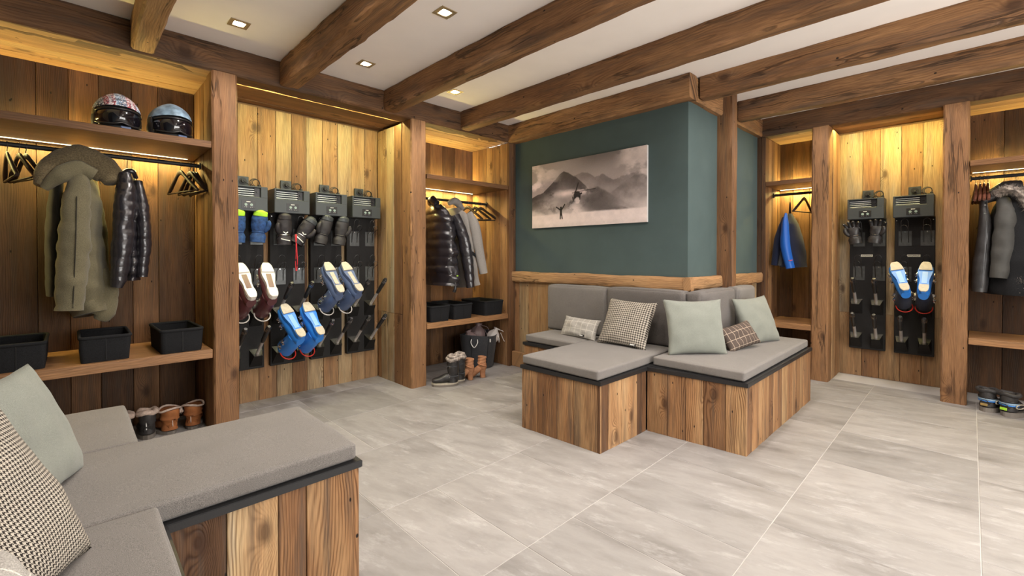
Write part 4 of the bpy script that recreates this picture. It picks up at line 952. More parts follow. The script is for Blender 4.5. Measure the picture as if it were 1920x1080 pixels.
for i, (y, lb) in enumerate(((-.018, 'brown hanger with pale band, leftmost of the four left of the fur-hooded parka'), (-.040, 'brown hanger with pale band, second from the left beside the fur-hooded parka'), (-.060, 'brown hanger with pale band, third from the left beside the fur-hooded parka'), (-.080, 'brown hanger with pale band, touching the fur-hooded parka'))):
    hanger(lb, RXX, y, ZH, math.radians(2+i), 'hanger_red', railz=RZ, W=.34, sleeve='bootwhite')

# ================================================================== BASKETS
def basket(label, x0, x1, y0, y1, z, h=.132, rz=0., mat='felt', group=None):
    cx, cy = (x0+x1)/2, (y0+y1)/2; t = thing('felt_basket', label, 'basket', (cx, cy, z+.001), rz, group)
    hx, hy = (x1-x0)/2, (y1-y0)/2
    def loop(sx, sy, z_, r=.022, n=5):
        o = []
        for (qx, qy, a0) in ((1, 1, 0), (-1, 1, 90), (-1, -1, 180), (1, -1, 270)):
            for i in range(n+1):
                a = math.radians(a0+90*i/n); o.append((qx*(sx-r)+r*math.cos(a), qy*(sy-r)+r*math.sin(a), z_))
        return o
    b = B(); rings = []
    for (f, z_, i_) in ((.93, 0., 0), (.95, h*.2, 0), (.975, h*.55, 0), (1., h, 0), (1., h, .008), (.97, h*.5, .008), (.94, .008, .008)):
        rings.append([b.bm.verts.new(V(p)+V((0, 0, 0))*(1)+V((noise.noise(V(p)*9+V((cx*7, 0, 0)))*.004, noise.noise(V(p)*9+V((0, cx*7, 3)))*.004, 0))) for p in loop(hx*f-i_, hy*f-i_, z_)])
    k = len(rings[0])
    for a in range(len(rings)-1):
        for i in range(k): b.bm.faces.new((rings[a][i], rings[a][(i+1) % k], rings[a+1][(i+1) % k], rings[a+1][i]))
    b.bm.faces.new(rings[0][::-1]); b.bm.faces.new(rings[-1]); b.build('basket_body', mat, t, True, ang=50)
    B().tube(loop(hx-.003, hy-.003, h-.002), (.0075, .009) and [(.0075, .0095)]*(k), 8, closed=True).build('rolled_rim', mat, t, True)
    B().tube([(0, -hy*.985, .01), (0, -hy*1.0, h-.01)], .0012, 5).build('seam', 'plug', t)
    return t
basket('black felt basket at the left edge of the picture on the low shelf', -.30, -.095, 3.235, 3.60, .53)
basket('black felt basket in the middle of the long low shelf below the olive parka', .022, .232, 3.225, 3.585, .53)
basket('black felt basket nearest the post on the long low shelf', .350, .556, 3.212, 3.62, .53, rz=.03)
basket('charcoal felt basket, left of the three under the quilted black jacket', 2.185, 2.395, 3.222, 3.60, .518)
basket('charcoal felt basket, middle of the three under the quilted black jacket', 2.432, 2.645, 3.215, 3.60, .518)
basket('charcoal felt basket, right of the three, beside the grey coat', 2.80, 3.045, 3.222, 3.60, .518)

# ================================================================== LAUNDRY BASKET AND BAGS
hx_, hy_ = 2.865, 3.40
t = thing('laundry_basket', 'round charcoal felt laundry basket with white cord handles under the shelf', 'basket', (hx_, hy_, 0))
b = B(); rings = []
for (r_, z_) in ((.150, .0), (.165, .10), (.180, .20), (.192, .30), (.196, .325), (.190, .325), (.176, .20), (.150, .02)):
    rings.append([b.bm.verts.new((r_*math.cos(a), r_*.86*math.sin(a), z_+(.012*math.sin(a*2+.8) if z_ > .3 else 0))) for a in [2*math.pi*i/40 for i in range(40)]])
for a in range(len(rings)-1):
    for i in range(40): b.bm.faces.new((rings[a][i], rings[a][(i+1) % 40], rings[a+1][(i+1) % 40], rings[a+1][i]))
b.bm.faces.new(rings[0][::-1]); b.bm.faces.new(rings[-1]); b.build('basket_body', 'felt_grey', t, True, ang=60)
for an in (-95, -150, -40):
    a = math.radians(an); c_, s_ = math.cos(a), math.sin(a)
    B().tube([(.152*c_, .152*.86*s_, .005), (.182*c_, .182*.86*s_, .20), (.197*c_, .197*.86*s_, .32)], .0022, 6).build('seam', 'felt', t)
a = math.radians(-95); B().box(-.006, .006, -.001, .003, -.015, .015, mtx=Matrix.Translation((.197*math.cos(a)+.02, .197*.86*math.sin(a)-.002, .275)) @ Matrix.Rotation(a+math.pi/2, 4, 'Z')).build('fabric_label', 'white', t)
for an in (-138, -32):
    a = math.radians(an); c_, s_ = math.cos(a), math.sin(a); tx = V((-s_, c_, 0)); o_ = V((.200*c_, .200*.86*s_, .300))
    B().tube(spline([o_-tx*.028, o_-tx*.030+V((c_*.012, s_*.012, -.035)), o_+V((c_*.016, s_*.016, -.075)), o_+tx*.030+V((c_*.012, s_*.012, -.035)), o_+tx*.028], 20), .0045, 8).build('cord_handle', 'cord', t, True)
def bag(label, x, y, z, r, mat, sd, lean_=(0, 0), cord='cord'):
    t = thing('drawstring_bag', label, 'bag', (x, y, z)); L = lambda u: V((lean_[0]*u, lean_[1]*u, 0))
    dsp = lambda u, an, p: .09*math.sin(an*7+sd)*(.3+u)+.10*noise.noise(p*22+V((sd, 0, 0)))
    hs = [0, .03, .07, .11, .14, .160, .175, .195]; rs = [.3, .8, 1., .92, .70, .42, .30, .50]
    B().tube([V((0, 0, h*r/.085))+L(h) for h in hs], [r*q for q in rs], 28, disp=dsp).build('bag_body', mat, t, True)
    ztop = .172*r/.085
    B().tube(spline([L(.17)+V((r*.3, -r*.2, ztop)), L(.17)+V((r*.9, -r*.8, ztop-.02)), L(.17)+V((r*1.1, -r*1.1, ztop-.09)), L(.17)+V((r*.8, -r*1.1, ztop-.11)), L(.17)+V((r*.5, -r*.6, ztop-.03))], 20), .003, 7).build('drawstring', cord, t, True)
bag('mauve drawstring bag standing in the laundry basket', hx_+.0, hy_+.035, .245, .075, 'bag', 1, (.15, 0), 'bag')
bag('white drawstring bag at the right side of the laundry basket', hx_+.105, hy_-.055, .225, .062, 'bagwhite', 2, (.35, -.1))
bag('brown folded bag at the left side of the laundry basket', hx_-.10, hy_-.02, .225, .065, 'bag', 3, (-.25, 0), 'bag')

# ================================================================== HELMETS
def letters(txt, size, mat, parent, m, name='lettering'):
    cu = bpy.data.curves.new('txt', 'FONT'); cu.body = txt; cu.size = size; cu.align_x = 'CENTER'; cu.align_y = 'CENTER'; cu.extrude = .0015
    tmp = bpy.data.objects.new('txt', cu); COL.objects.link(tmp); dg = bpy.context.evaluated_depsgraph_get(); dg.update()
    me = bpy.data.meshes.new_from_object(tmp.evaluated_get(dg)); bpy.data.objects.remove(tmp)
    me.materials.clear(); me.materials.append(M[mat]); return link(name, me, parent, mtx=m)
def helmet(label, x, y, z, rz, top, strap, sd):
    """front towards -y"""
    t = thing('ski_helmet', label, 'helmet', (x, y, z+.001), rz)
    def shp(c):
        c = V(c)
        if c.z < .0: c.x *= 1+c.z*.6; c.y *= 1+c.z*.9
        return c
    zc = .100
    B().ball((0, .015, zc), (.100, .112, .098), 28, 20, lambda c: V((c.x, c.y, max(c.z, .012+.0*c.x)))).build('shell', 'black', t, True)
    # patterned cover over the crown and brow
    b = B(); n, m_ = 30, 12; rr = []
    for i in range(m_+1):
        e = math.radians(90-i*84/m_); row = []
        for k in range(n):
            a = 2*math.pi*k/n; fr = max(0, -math.sin(a)); q = 1.05+.03*noise.noise(V((math.cos(a)*3+sd, math.sin(a)*3, e*2)))
            row.append(b.bm.verts.new((.100*q*math.cos(e)*math.cos(a), .015+(.112*q+.014*fr*(1-math.sin(e)))*math.cos(e)*math.sin(a), zc+.004+.102*math.sin(e)-.010*(1-fr)*math.cos(e)+.008*fr)))
        rr.append(row)
    for i in range(m_):
        for k in range(n):
            f = (rr[i][k], rr[i][(k+1) % n], rr[i+1][(k+1) % n], rr[i+1][k])
            if i == 0: f = (rr[0][0],)+(f[2], f[3]) if False else f
            b.bm.faces.new(f)
    bmesh.ops.remove_doubles(b.bm, verts=b.bm.verts, dist=.0005); b.build('crown_cover', top, t, True)
    # goggles: curved dark lens in a frame
    b = B(); g = []
    for i in range(17):
        a = math.radians(-160+140*i/16); c_, s_ = math.cos(a), math.sin(a); e = abs((i-8)/8)
        hh = .040*(1-.35*e**3); nose = .014*max(0, 1-abs(i-8)/2.5)
        g.append([b.bm.verts.new((.098*c_*q, .012+.122*s_*q, zc-.036+o_)) for (q, o_) in ((1.0, hh), (1.06, hh*.6), (1.07, 0), (1.05, -hh*.6), (1., -hh+nose))])
    for i in range(16):
        for j in range(4): b.bm.faces.new((g[i][j], g[i+1][j], g[i+1][j+1], g[i][j+1]))
    gl = b.build('goggle_lens', 'goggle', t, True)
    top_, bot = [], []
    for i in range(17):
        a = math.radians(-162+144*i/16); e = abs((i-8)/8); hh = .043*(1-.3*e**3); nose = .014*max(0, 1-abs(i-8)/2.5)
        top_.append((.100*math.cos(a), .012+.124*math.sin(a), zc-.036+hh)); bot.append((.100*math.cos(a), .012+.124*math.sin(a), zc-.036-hh+nose))
    B().tube(top_+bot[::-1], .0055, 6, closed=True).build('goggle_frame', 'black', t, True)
    B().tube([(.103*math.cos(a), .015+.114*math.sin(a), zc-.005) for a in [math.radians(-15+210*i/20) for i in range(21)]], [(.003, .018)]*21, 8).build('goggle_strap', strap, t, True)
    B().tube([(.090*math.cos(a), .012+.100*math.sin(a), .012) for a in [2*math.pi*i/24 for i in range(24)]], .012, 8, closed=True).build('neck_padding', 'plug', t, True)
    B().box(-.005, .040, -.105, -.088, .004, .018, .003).build('strap_clip', 'bootnavy', t)
    if strap == 'gold': letters('sm', .034, 'black', t, frame((-.078, -.066, .118), (.66, -.72, -.0), (-.72, -.66, .25)))
    for sx in (-1, 1): B().ball((sx*.092, .02, .055), (.016, .045, .048), 14, 10).build('ear_pad', 'shoegrey', t, True)
    return t
helmet('ski helmet with red and blue knitted cover and dark goggles on the upper shelf', .188, 3.335, SZ1, math.radians(6), 'knit_r', 'gold', 3)
helmet('ski helmet with pale blue cover and dark goggles on the upper shelf', .428, 3.335, SZ1, math.radians(14), 'knit_b', 'shoegrey', 9)

# ================================================================== CLOTHES ON THE RAILS
def ripple(per, amp, sd=0., noise_amp=.05, nf=9.):
    return lambda u, an, p: amp*(abs(math.sin(p.z*math.pi/per+sd+.15*math.sin(an*3)))**.6-.5)*2 + noise_amp*noise.noise(p*nf+V((sd, 0, 0)))
def garment_part(name, pts, rad, mat, root, o, n=28, N=40, disp=None, ref=(0, 1, 0)):
    P = spline([V(p)-V(o) for p in pts], N); return B().tube(P, lerp_list(rad, N), n, disp=disp, ref=ref).build(name, mat, root, True, ang=75)
# olive parka
o = V((.05, 3.45, .76)); t = thing('parka', 'long olive parka with a draped brown hood hanging in the left recess', 'coat', o)
cre = ripple(.115, .045, .4, .11, 12)
garment_part('coat_body', [(.045, 3.50, 1.56), (.045, 3.50, 1.40), (.045, 3.50, 1.10), (.065, 3.49, .90), (.085, 3.47, .765)], [(.035, .10), (.080, .20), (.090, .22), (.100, .22), (.088, .20)], 'olive', t, o, disp=cre)
garment_part('lining', [(-.055, 3.50, 1.52), (-.070, 3.50, 1.2), (-.070, 3.50, .88)], [(.025, .10), (.035, .16), (.032, .16)], 'olive_dark', t, o, disp=cre)
sl = garment_part('sleeve', [(.040, 3.33, 1.535), (.020, 3.28, 1.40), (.010, 3.25, 1.15), (-.002, 3.235, .95), (-.010, 3.23, .815)], [(.030, .040), (.052, .052), (.064, .060), (.061, .058), (.053, .052)], 'olive', t, o, disp=ripple(.085, .05, 0., .17, 16))
garment_part('sleeve', [(.075, 3.62, 1.535), (.10, 3.66, 1.2), (.11, 3.66, .86)], [(.035, .040), (.058, .055), (.050, .050)], 'olive', t, o, disp=cre)
garment_part('flap', [(.115, 3.36, 1.02), (.135, 3.34, .90), (.120, 3.33, .78), (.10, 3.33, .745)], [(.03, .02), (.050, .03), (.055, .03), (.02, .02)], 'olive', t, o, disp=cre)
B().tube([V(p)-o for p in spline([(.020, 3.222, 1.40), (.014, 3.182, 1.15), (.002, 3.170, .83)], 20)], .0026, 6).build('sleeve_seam', 'olive_dark', sl)
hd = garment_part('hood', [(-.120, 3.33, 1.455), (-.085, 3.34, 1.520), (-.03, 3.36, 1.580), (.04, 3.38, 1.610), (.10, 3.38, 1.590), (.150, 3.36, 1.545), (.165, 3.34, 1.50)], [(.022, .035), (.05, .045), (.075, .050), (.085, .052), (.080, .050), (.068, .045), (.040, .03)], 'fleece', t, o, disp=lambda u, an, p: .16*noise.noise(p*14), ref=(0, 1, 0), N=34)
garment_part('collar', [(-.10, 3.31, 1.44), (-.04, 3.29, 1.51), (.03, 3.30, 1.555), (.09, 3.31, 1.53)], [(.018, .02), (.040, .025), (.042, .025), (.03, .02)], 'olive', t, o, N=20, disp=lambda u, an, p: .2*noise.noise(p*18))
B().tube([V((.05, RYY, 1.60))-o, V((.05, RYY, RZ+.004))-o], .002, 6).build('hanger_hook', 'wire', t)
# padded black jacket beside it
o = V((.23, 3.45, .93)); t = thing('puffer_jacket', 'slim glossy black padded jacket hanging beside the olive parka', 'coat', o)
pf = ripple(.052, .045, 0., .16, 16)
garment_part('jacket_body', [(.245, 3.50, 1.575), (.245, 3.50, 1.45), (.245, 3.50, 1.2), (.243, 3.50, .955)], [(.028, .09), (.052, .20), (.055, .21), (.052, .20)], 'puff', t, o, disp=pf, N=90)
garment_part('sleeve', [(.220, 3.33, 1.555), (.215, 3.30, 1.40), (.200, 3.27, 1.15), (.180, 3.26, .955)], [(.030, .035), (.048, .048), (.048, .048), (.034, .038)], 'puff', t, o, disp=pf, N=90)
garment_part('sleeve', [(.275, 3.36, 1.52), (.292, 3.33, 1.35), (.295, 3.32, 1.15), (.285, 3.32, .975)], [(.022, .03), (.034, .045), (.034, .045), (.026, .035)], 'puff', t, o, disp=pf, N=90)
garment_part('collar', [(.215, 3.42, 1.560), (.245, 3.41, 1.580), (.270, 3.43, 1.555)], [(.018, .03), (.022, .035), (.014, .03)], 'puff', t, o, N=16, disp=lambda u, an, p: .2*noise.noise(p*20))
garment_part('cuff', [(.180, 3.26, .962), (.172, 3.26, .922)], [(.036, .038), (.026, .03)], 'puff', t, o, N=6)
B().tube([V((.24, RYY, 1.59))-o, V((.24, RYY, RZ+.004))-o], .002, 6).build('hanger_hook', 'wire', t)
# quilted black jacket, broad side on (behind the post)
o = V((2.45, 3.46, .78)); t = thing('quilted_jacket', 'glossy quilted black down jacket hanging right of the second post', 'coat', o)
qf = ripple(.077, .038, .3, .14, 13)
garment_part('jacket_body', [(2.40, 3.46, 1.56), (2.41, 3.46, 1.50), (2.42, 3.46, 1.40), (2.43, 3.45, 1.15), (2.44, 3.44, .96), (2.44, 3.44, .825)], [(.040, .075), (.070, .15), (.092, .215), (.105, .235), (.108, .235), (.100, .230)], 'puff', t, o, disp=qf, N=110, n=40)
garment_part('sleeve', [(2.50, 3.30, 1.46), (2.56, 3.25, 1.25), (2.60, 3.23, 1.0), (2.615, 3.22, .80)], [(.040, .045), (.055, .055), (.052, .052), (.036, .036)], 'puff', t, o, disp=qf, N=90)
garment_part('collar', [(2.37, 3.40, 1.565), (2.36, 3.46, 1.60), (2.40, 3.53, 1.575)], [(.03, .035), (.034, .042), (.03, .035)], 'puff', t, o, N=20, disp=lambda u, an, p: .15*noise.noise(p*20))
B().ball(V((2.455, 3.205, .905))-o, (.013, .008, .013), 14, 8).build('badge', 'lime', t, True); B().ball(V((2.455, 3.198, .905))-o, (.006, .005, .006), 10, 6).build('badge_centre', 'black', t, True)
garment_part('drawcord', [(2.44, 3.215, .86), (2.435, 3.21, .80), (2.43, 3.22, .77)], [(.008, .008), (.014, .012), (.018, .014)], 'black', t, o, N=8)
B().tube([V((2.40, 3.45, 1.56))-o, V((2.40, 3.45, 1.628))-o], .002, 6).build('hanger_hook', 'wire', t)
# grey wool coat
o = V((2.68, 3.46, .79)); t = thing('wool_coat', 'light grey wool coat hanging between the quilted black jacket and empty hangers', 'coat', o)
gw = lambda u, an, p: .05*math.sin(an*4+p.z*3)+.07*noise.noise(p*6)
garment_part('coat_body', [(2.60, 3.47, 1.545), (2.62, 3.47, 1.46), (2.65, 3.46, 1.2), (2.70, 3.45, .95), (2.735, 3.44, .80)], [(.035, .09), (.065, .19), (.075, .21), (.075, .21), (.070, .20)], 'greycoat', t, o, disp=gw)
garment_part('sleeve', [(2.655, 3.29, 1.49), (2.69, 3.25, 1.38), (2.725, 3.23, 1.15), (2.77, 3.215, .925)], [(.030, .040), (.048, .048), (.048, .048), (.040, .042)], 'greycoat', t, o, disp=gw)
garment_part('collar', [(2.50, 3.40, 1.575), (2.555, 3.38, 1.60), (2.62, 3.40, 1.58), (2.66, 3.38, 1.53)], [(.02, .03), (.035, .04), (.035, .035), (.015, .02)], 'greycoat', t, o, N=22, disp=lambda u, an, p: .15*noise.noise(p*16))
garment_part('belt_strap', [(2.64, 3.235, 1.12), (2.68, 3.232, 1.10), (2.70, 3.235, 1.085)], [(.004, .015)]*3, 'felt', t, o, N=8, ref=(0, 0, 1))
B().tube([V((2.60, 3.45, 1.55))-o, V((2.60, 3.45, 1.628))-o], .002, 6).build('hanger_hook', 'wire', t)
# small blue jacket in the right recess
o = V((4.90, 1.21, .96)); t = thing('ski_jacket', 'small navy jacket with bright blue sleeve in the narrow right recess', 'coat', o)
gj = lambda u, an, p: .07*noise.noise(p*9)+.03*math.sin(an*5+p.z*9)
garment_part('jacket_body', [(4.90, 1.216, 1.49), (4.90, 1.205, 1.38), (4.90, 1.185, 1.18), (4.90, 1.185, .985)], [(.015, .03), (.055, .15), (.088, .19), (.105, .20)], 'navy', t, o, disp=gj, ref=(1, 0, 0))
garment_part('sleeve', [(4.77, 1.216, 1.485), (4.74, 1.214, 1.38), (4.72, 1.205, 1.18), (4.715, 1.165, .975)], [(.010, .02), (.030, .036), (.042, .045), (.036, .04)], 'blue', t, o, disp=gj, ref=(1, 0, 0))
garment_part('sleeve', [(4.80, 1.24, 1.45), (4.77, 1.275, 1.25), (4.76, 1.305, 1.00)], [(.018, .02), (.036, .04), (.032, .04)], 'navy', t, o, disp=gj, ref=(1, 0, 0))
garment_part('hem_lining', [(4.74, 1.245, 1.14), (4.735, 1.25, 1.0)], [(.006, .006), (.024, .02)], 'felt_grey', t, o, N=8, ref=(1, 0, 0))
B().tube([V((4.675+.005*abs(k-3), 1.190-.010*k, 1.045+.004*abs(k-3)))-o for k in range(6)], .004, 6).build('reflective_band', 'red', t)
B().tube([V((4.90, 1.216, 1.48))-o, V((4.90, 1.216, 1.60))-o], [(.012, .006), (.006, .004)], 8).build('hanger_neck', 'hanger', t); B().tube([V((4.90, 1.216, 1.59))-o, V((4.90, 1.216, RZ+.004))-o], .002, 6).build('hanger_hook', 'wire', t)
# fur-hooded parka at the right edge
o = V((4.90, -.24, .80)); t = thing('fur_parka', 'grey parka with a fur-trimmed hood hanging at the right edge', 'coat', o)
pk = ripple(.16, .03, .2, .10, 9)
garment_part('coat_body', [(4.92, -.22, 1.56), (4.92, -.22, 1.44), (4.92, -.225, 1.2), (4.92, -.23, .95), (4.92, -.23, .815)], [(.05, .10), (.115, .21), (.150, .24), (.165, .24), (.160, .24)], 'felt', t, o, disp=pk, ref=(1, 0, 0))  # body of the grey parka coloured near-black for the shadow beyond its sleeve
garment_part('front_panel', [(4.80, -.055, 1.49), (4.76, -.065, 1.3), (4.745, -.050, 1.05), (4.74, -.040, .83)], [(.020, .03), (.034, .04), (.045, .04), (.040, .04)], 'leather', t, o, disp=pk, ref=(1, 0, 0))
garment_part('sleeve', [(4.78, -.155, 1.50), (4.74, -.17, 1.38), (4.715, -.155, 1.15), (4.70, -.135, .935)], [(.032, .04), (.055, .055), (.055, .055), (.044, .046)], 'parka', t, o, disp=ripple(.12, .04, 0., .12, 14), ref=(1, 0, 0))
garment_part('hood', [(4.80, -.055, 1.49), (4.81, -.10, 1.53), (4.82, -.17, 1.565), (4.84, -.24, 1.57)], [(.022, .03), (.045, .04), (.065, .05), (.06, .05)], 'leather', t, o, disp=pk, N=18, ref=(1, 0, 0))
b = B(); rr_ = random.Random(2); path = spline([(4.76, -.125, 1.54), (4.72, -.17, 1.560), (4.70, -.215, 1.545), (4.695, -.25, 1.49), (4.695, -.275, 1.42)], 60)
b.tube([p-o for p in path[::4]], .026, 10, disp=lambda u, an, p: .4*noise.noise(p*40))
for k in range(1500):
    p = path[rr_.randrange(len(path))]; d = V((rr_.gauss(-.5, .5), rr_.gauss(0, 1), rr_.gauss(0, 1))).normalized(); q = p-o+d*.018; e = q+(d+V((0, 0, -.35))).normalized()*rr_.uniform(.016, .038); s_ = d.cross(V((rr_.random(), rr_.random(), 1))).normalized()*.0016
    b.poly([q-s_, q+s_, e], [(0, 1, 2)])
b.build('fur_trim', 'fur', t)
b = B(); c0 = V((4.705, -.245, .885))-o
b.ball(c0, (.03, .04, .05), 12, 8)
for k in range(500):
    d = V((rr_.gauss(-.4, .6), rr_.gauss(0, 1), rr_.gauss(0, 1))).normalized(); q = c0+V((d.x*.03, d.y*.04, d.z*.05)); e = q+d*rr_.uniform(.015, .03); s_ = d.cross(V((.3, .2, 1))).normalized()*.0016; b.poly([q-s_, q+s_, e], [(0, 1, 2)])
b.build('fur_cuff', 'fur', t)
for z_ in (1.46, 1.40): B().cyl(V((4.738, -.065, z_))-o, V((4.730, -.065, z_))-o, .006, 10).build('snap_button', 'steel', t)
B().tube([V(p)-o for p in spline([(4.728, -.075, 1.49), (4.70, -.080, 1.3), (4.69, -.070, 1.1), (4.69, -.055, .86)], 20)], .0016, 6).build('zip', 'wire', t)
B().tube([V((4.90, -.22, 1.56))-o, V((4.90, -.22, RZ+.004))-o], .002, 6).build('hanger_hook', 'wire', t)

# ================================================================== FOOTWEAR ON THE FLOOR
def fur_ring(parent, c, rx, ry, thick, mat, name, sd, spikes=260, tilt=0., ln=.014):
    rr = random.Random(sd); b = B(); c = V(c)
    pts = [c+V((rx*math.cos(a), ry*math.sin(a), tilt*math.cos(a)+.004*math.sin(3*a+sd))) for a in [2*math.pi*i/24 for i in range(24)]]
    b.tube(pts, thick, 8, closed=True, disp=lambda u, an, p: .35*noise.noise(p*50+V((sd, 0, 0))))
    for k in range(spikes):
        p = pts[rr.randrange(24)]; d = V((rr.gauss(0, 1), rr.gauss(0, 1), rr.gauss(0, 1))).normalized(); q = p+d*thick*.9; e = q+d*rr.uniform(ln*.4, ln); s_ = d.cross(V((.3, .5, 1))).normalized()*.0011
        b.poly([q-s_, q+s_, e], [(0, 1, 2)])
    return b.build(name, mat, parent, True)
def outline(x0, x1, w_, n=12):
    out = []
    for i in range(n+1):
        u = i/n; x = x0+(x1-x0)*u; y = w_*(max(0.02, 1-abs(2*u-1)**3.2))**.5*(.86+.20*math.sin((u-.1)*3.3)); out.append((x, y))
    return out
def sole_mesh(x0, x1, w_, z0, z1, heel=None):
    b = B(); up = outline(x0, x1, w_); o_ = up+[(x, -y) for x, y in up[::-1]]; k = len(o_)
    zz = (lambda x: z0) if heel is None else heel
    b.poly([(x, y, zz(x)) for x, y in o_]+[(x, y, z1) for x, y in o_], [tuple(range(k))[::-1], tuple(range(k, 2*k))]+[(i, (i+1) % k, k+(i+1) % k, k+i) for i in range(k)]); return b
def boot(name, label, x, y, rz, h, shaft, foot, w_, mat, sole, sh=.028, group=None, disp=None, lean_=0.):
    """toe +x, heel at the origin"""
    t = thing(name, label, 'boot', (x, y, 0), rz, group); d = disp or (lambda u, an, p: .06*noise.noise(p*20))
    sole_mesh(-.045, foot, w_*1.04, 0, sh).build('sole', sole, t)
    sx = .0
    B().tube(spline([(sx+lean_, 0, h), (sx+lean_*.5, 0, h*.62), (sx, 0, .105), (sx+.005, 0, .075), (sx+.002, 0, sh+.004)], 26), lerp_list([(shaft*.92, shaft*1.05), (shaft*.90, shaft*1.0), (shaft*.78, shaft*.9), (w_*.85, .046), (w_*.9, .047)], 26), 22, ref=(1, 0, 0), disp=d).build('shaft', mat, t, True, ang=60)
    B().tube(spline([(-.040, 0, sh+.030), (.0, 0, sh+.040), (.05, 0, sh+.040), (foot*.62, 0, sh+.026), (foot*.88, 0, sh+.020), (foot-.004, 0, sh+.012)], 22), lerp_list([(w_*.5, .026), (w_*.86, .040), (w_*.92, .040), (w_*.98, .027), (w_*.80, .020), (w_*.30, .010)], 22), 20, ref=(0, 0, 1), disp=d).build('foot', mat, t, True, ang=60)
    return t
PI = math.pi
# black fur-cuffed snow boots
for i, (x, y, rz, lb) in enumerate(((2.290, 3.055, 2.55, 'black buckled snow boot with fur cuff, nearer of the pair by the second post'), (2.385, 3.085, 2.50, 'black buckled snow boot with fur cuff, farther of the pair by the second post'))):
    t = boot('snow_boot', lb, x, y, rz, .225, .047, .175, .045, 'leather', 'sole', .026)
    sole_mesh(-.047, .178, .048, .018, .030).build('welt', 'beige', t)
    fur_ring(t, (0, 0, .222), .044, .047, .017, 'fur', 'fur_cuff', i+1)
    fur_ring(t, (0, 0, .245), .036, .040, .013, 'fur', 'fur_cuff', i+5, 160)
    for z_ in (.165, .085):
        q = .044 if z_ > .1 else .048
        B().tube([(q*math.cos(a)+.002, q*1.02*math.sin(a), z_) for a in [2*PI*k/22 for k in range(22)]], (.002, .006) and [(.0018, .006)]*22, 6, closed=True).build('strap', 'felt_grey', t, True)
        B().tube([(q+.004, .010+dx, z_+dz) for dx, dz in ((-.008, -.009), (.008, -.009), (.008, .009), (-.008, .009))], .0018, 6, closed=True).tube([(q*.6, q+.006+dx*0, z_+dz) for dx, dz in ((-.008, -.009), (.008, .009))], .0018, 6).build('buckle', 'steel', t)
    B().box(-.0475, -.044, -.008, .008, .05, .205, .001).build('back_strip', 'olive', t)
# tan heeled ankle boots
for i, (x, y, rz, lb) in enumerate(((2.500, 3.078, 2.62, 'tan suede ankle boot with block heel, left of its pair'), (2.628, 3.060, 2.50, 'tan suede ankle boot with block heel, beside the laundry basket'))):
    t = thing('ankle_boot', lb, 'boot', (x, y, 0), rz)
    B().tube([(0, 0, .0), (0.002, 0, .035), (.004, 0, .075)], [(.026, .025), (.025, .024), (.030, .029)], 16, ref=(1, 0, 0)).build('block_heel', 'tan', t, True, ang=60)
    B().tube([(0, 0, 0), (0, 0, .004)], [(.027, .026), (.027, .026)], 16, ref=(1, 0, 0)).build('heel_tip', 'sole', t)
    rp = lambda u, an, p: .045*math.sin(p.z*230+2*math.sin(an))*(1 if p.z > .10 else .2)+.05*noise.noise(p*30)
    B().tube(spline([(.006, 0, .190), (.008, 0, .160), (.008, 0, .125), (.004, 0, .100), (.004, 0, .070)], 30), lerp_list([(.036, .038), (.034, .036), (.035, .037), (.034, .040), (.026, .030)], 30), 22, ref=(1, 0, 0), disp=rp).build('shaft', 'tan', t, True, ang=80)
    B().tube(spline([(-.022, 0, .085), (.02, 0, .088), (.055, 0, .066), (.095, 0, .034), (.130, 0, .020), (.158, 0, .014)], 22), lerp_list([(.018, .020), (.030, .030), (.031, .030), (.034, .026), (.032, .017), (.010, .008)], 22), 18, ref=(0, 0, 1), disp=lambda u, an, p: .05*noise.noise(p*25)).build('foot', 'tan', t, True, ang=60)
    sole_mesh(.055, .165, .033, 0, .006).build('sole', 'sole', t)
    B().tube([(.008+.037*math.cos(a), .039*math.sin(a), .118+.014*math.cos(a)) for a in [2*PI*k/20 for k in range(20)]], .005, 6, closed=True).build('wrap_strap', 'tan', t, True)
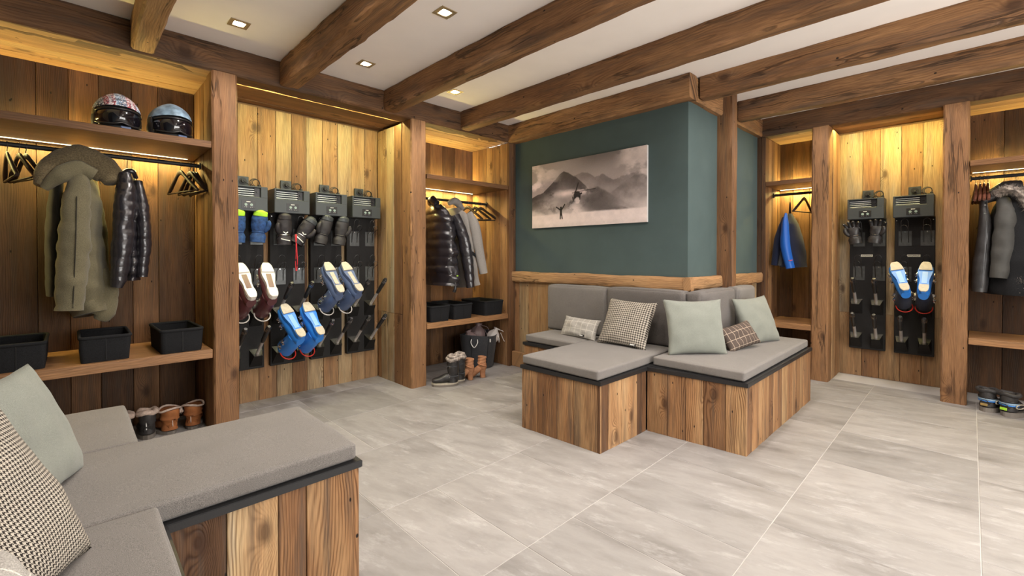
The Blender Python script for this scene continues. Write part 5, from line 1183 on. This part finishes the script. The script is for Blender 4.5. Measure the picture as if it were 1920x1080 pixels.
# fleece-lined boots in the left recess (mostly behind the bench)
for i, (x, y, rz, lb) in enumerate(((.205, 3.46, 1.7, 'dark boot with pale fleece roll, left of its pair behind the long seat'), (.318, 3.46, 1.6, 'dark boot with pale fleece roll, right of its pair behind the long seat'))):
    t = boot('fleece_boot', lb, x, y, rz, .150, .045, .17, .043, 'shoegrey', 'sole', .026)
    fur_ring(t, (0, 0, .158), .038, .041, .017, 'furpale', 'fleece_roll', 30+i, 160, ln=.008)
    B().tube([(-.040, .012, .145), (-.042, .010, .06)], .0025, 6).build('lace', 'cord', t)
for i, (x, y, rz, lb) in enumerate(((.425, 3.46, 1.9, 'chestnut sheepskin boot, left of its pair beside the first post'), (.545, 3.46, 1.3, 'chestnut sheepskin boot, right of its pair beside the first post'))):
    t = boot('sheepskin_boot', lb, x, y, rz, .150, .052, .17, .045, 'chestnut', 'sole', .020, disp=lambda u, an, p: .07*noise.noise(p*26)+.05*math.sin(p.z*120+an))
    B().tube([(.0+.050*math.cos(a), .056*math.sin(a), .152+.008*math.cos(2*a+i)) for a in [2*PI*k/24 for k in range(24)]], .0065, 8, closed=True, disp=lambda u, an, p: .3*noise.noise(p*60)).build('sheepskin_edge', 'furpale', t, True)
    B().tube([(.0, .060*(1 if i else -1), .140), (.0, .068*(1 if i else -1), .115), (0, .066*(1 if i else -1), .095)], [(.010, .006), (.020, .010), (.008, .006)], 10).build('side_flap', 'furpale', t, True)
    B().tube([(-.0465, .012, .150), (-.0455, .008, .10), (-.048, .006, .05)], .0024, 6).build('seam', 'furpale', t)
# children's snow boots on the right
for i, (x, y, rz, lb) in enumerate(((4.60, -.085, -.35, "child's grey snow boot with blue band, left of its pair at the right edge"), (4.565, -.185, -.55, "child's grey snow boot with blue band, right of its pair at the right edge"))):
    t = boot('kids_snow_boot', lb, x, y, rz, .150, .046, .125, .046, 'shoegrey', 'sole', .032)
    fur_ring(t, (0, 0, .150), .044, .048, .014, 'shoegrey', 'padded_collar', 60+i, 200, ln=.010)
    for z_, mt, wd in ((.088, 'knit_b', .008), (.103, 'black', .005), (.078, 'bootblue', .004)):
        B().tube([(.0445*math.cos(a), .0475*math.sin(a), z_) for a in [2*PI*k/24 for k in range(24)]], [(.0018, wd)]*24, 6, closed=True).build('band', mt, t, True)
    B().box(-.055, -.049, -.018, .018, .045, .062, .001).build('reflector', 'lime' if i else 'gold', t)
    B().tube([(.042*math.cos(a)+.02, -.050, .075+.014*math.sin(a)) for a in [2*PI*k/14 for k in range(14)]], .004, 6, closed=True).build('lace_lock', 'beige', t, True)
    B().ball((.122, 0, .045), (.014, .034, .020), 14, 10).build('toe_cap', 'beige', t, True)
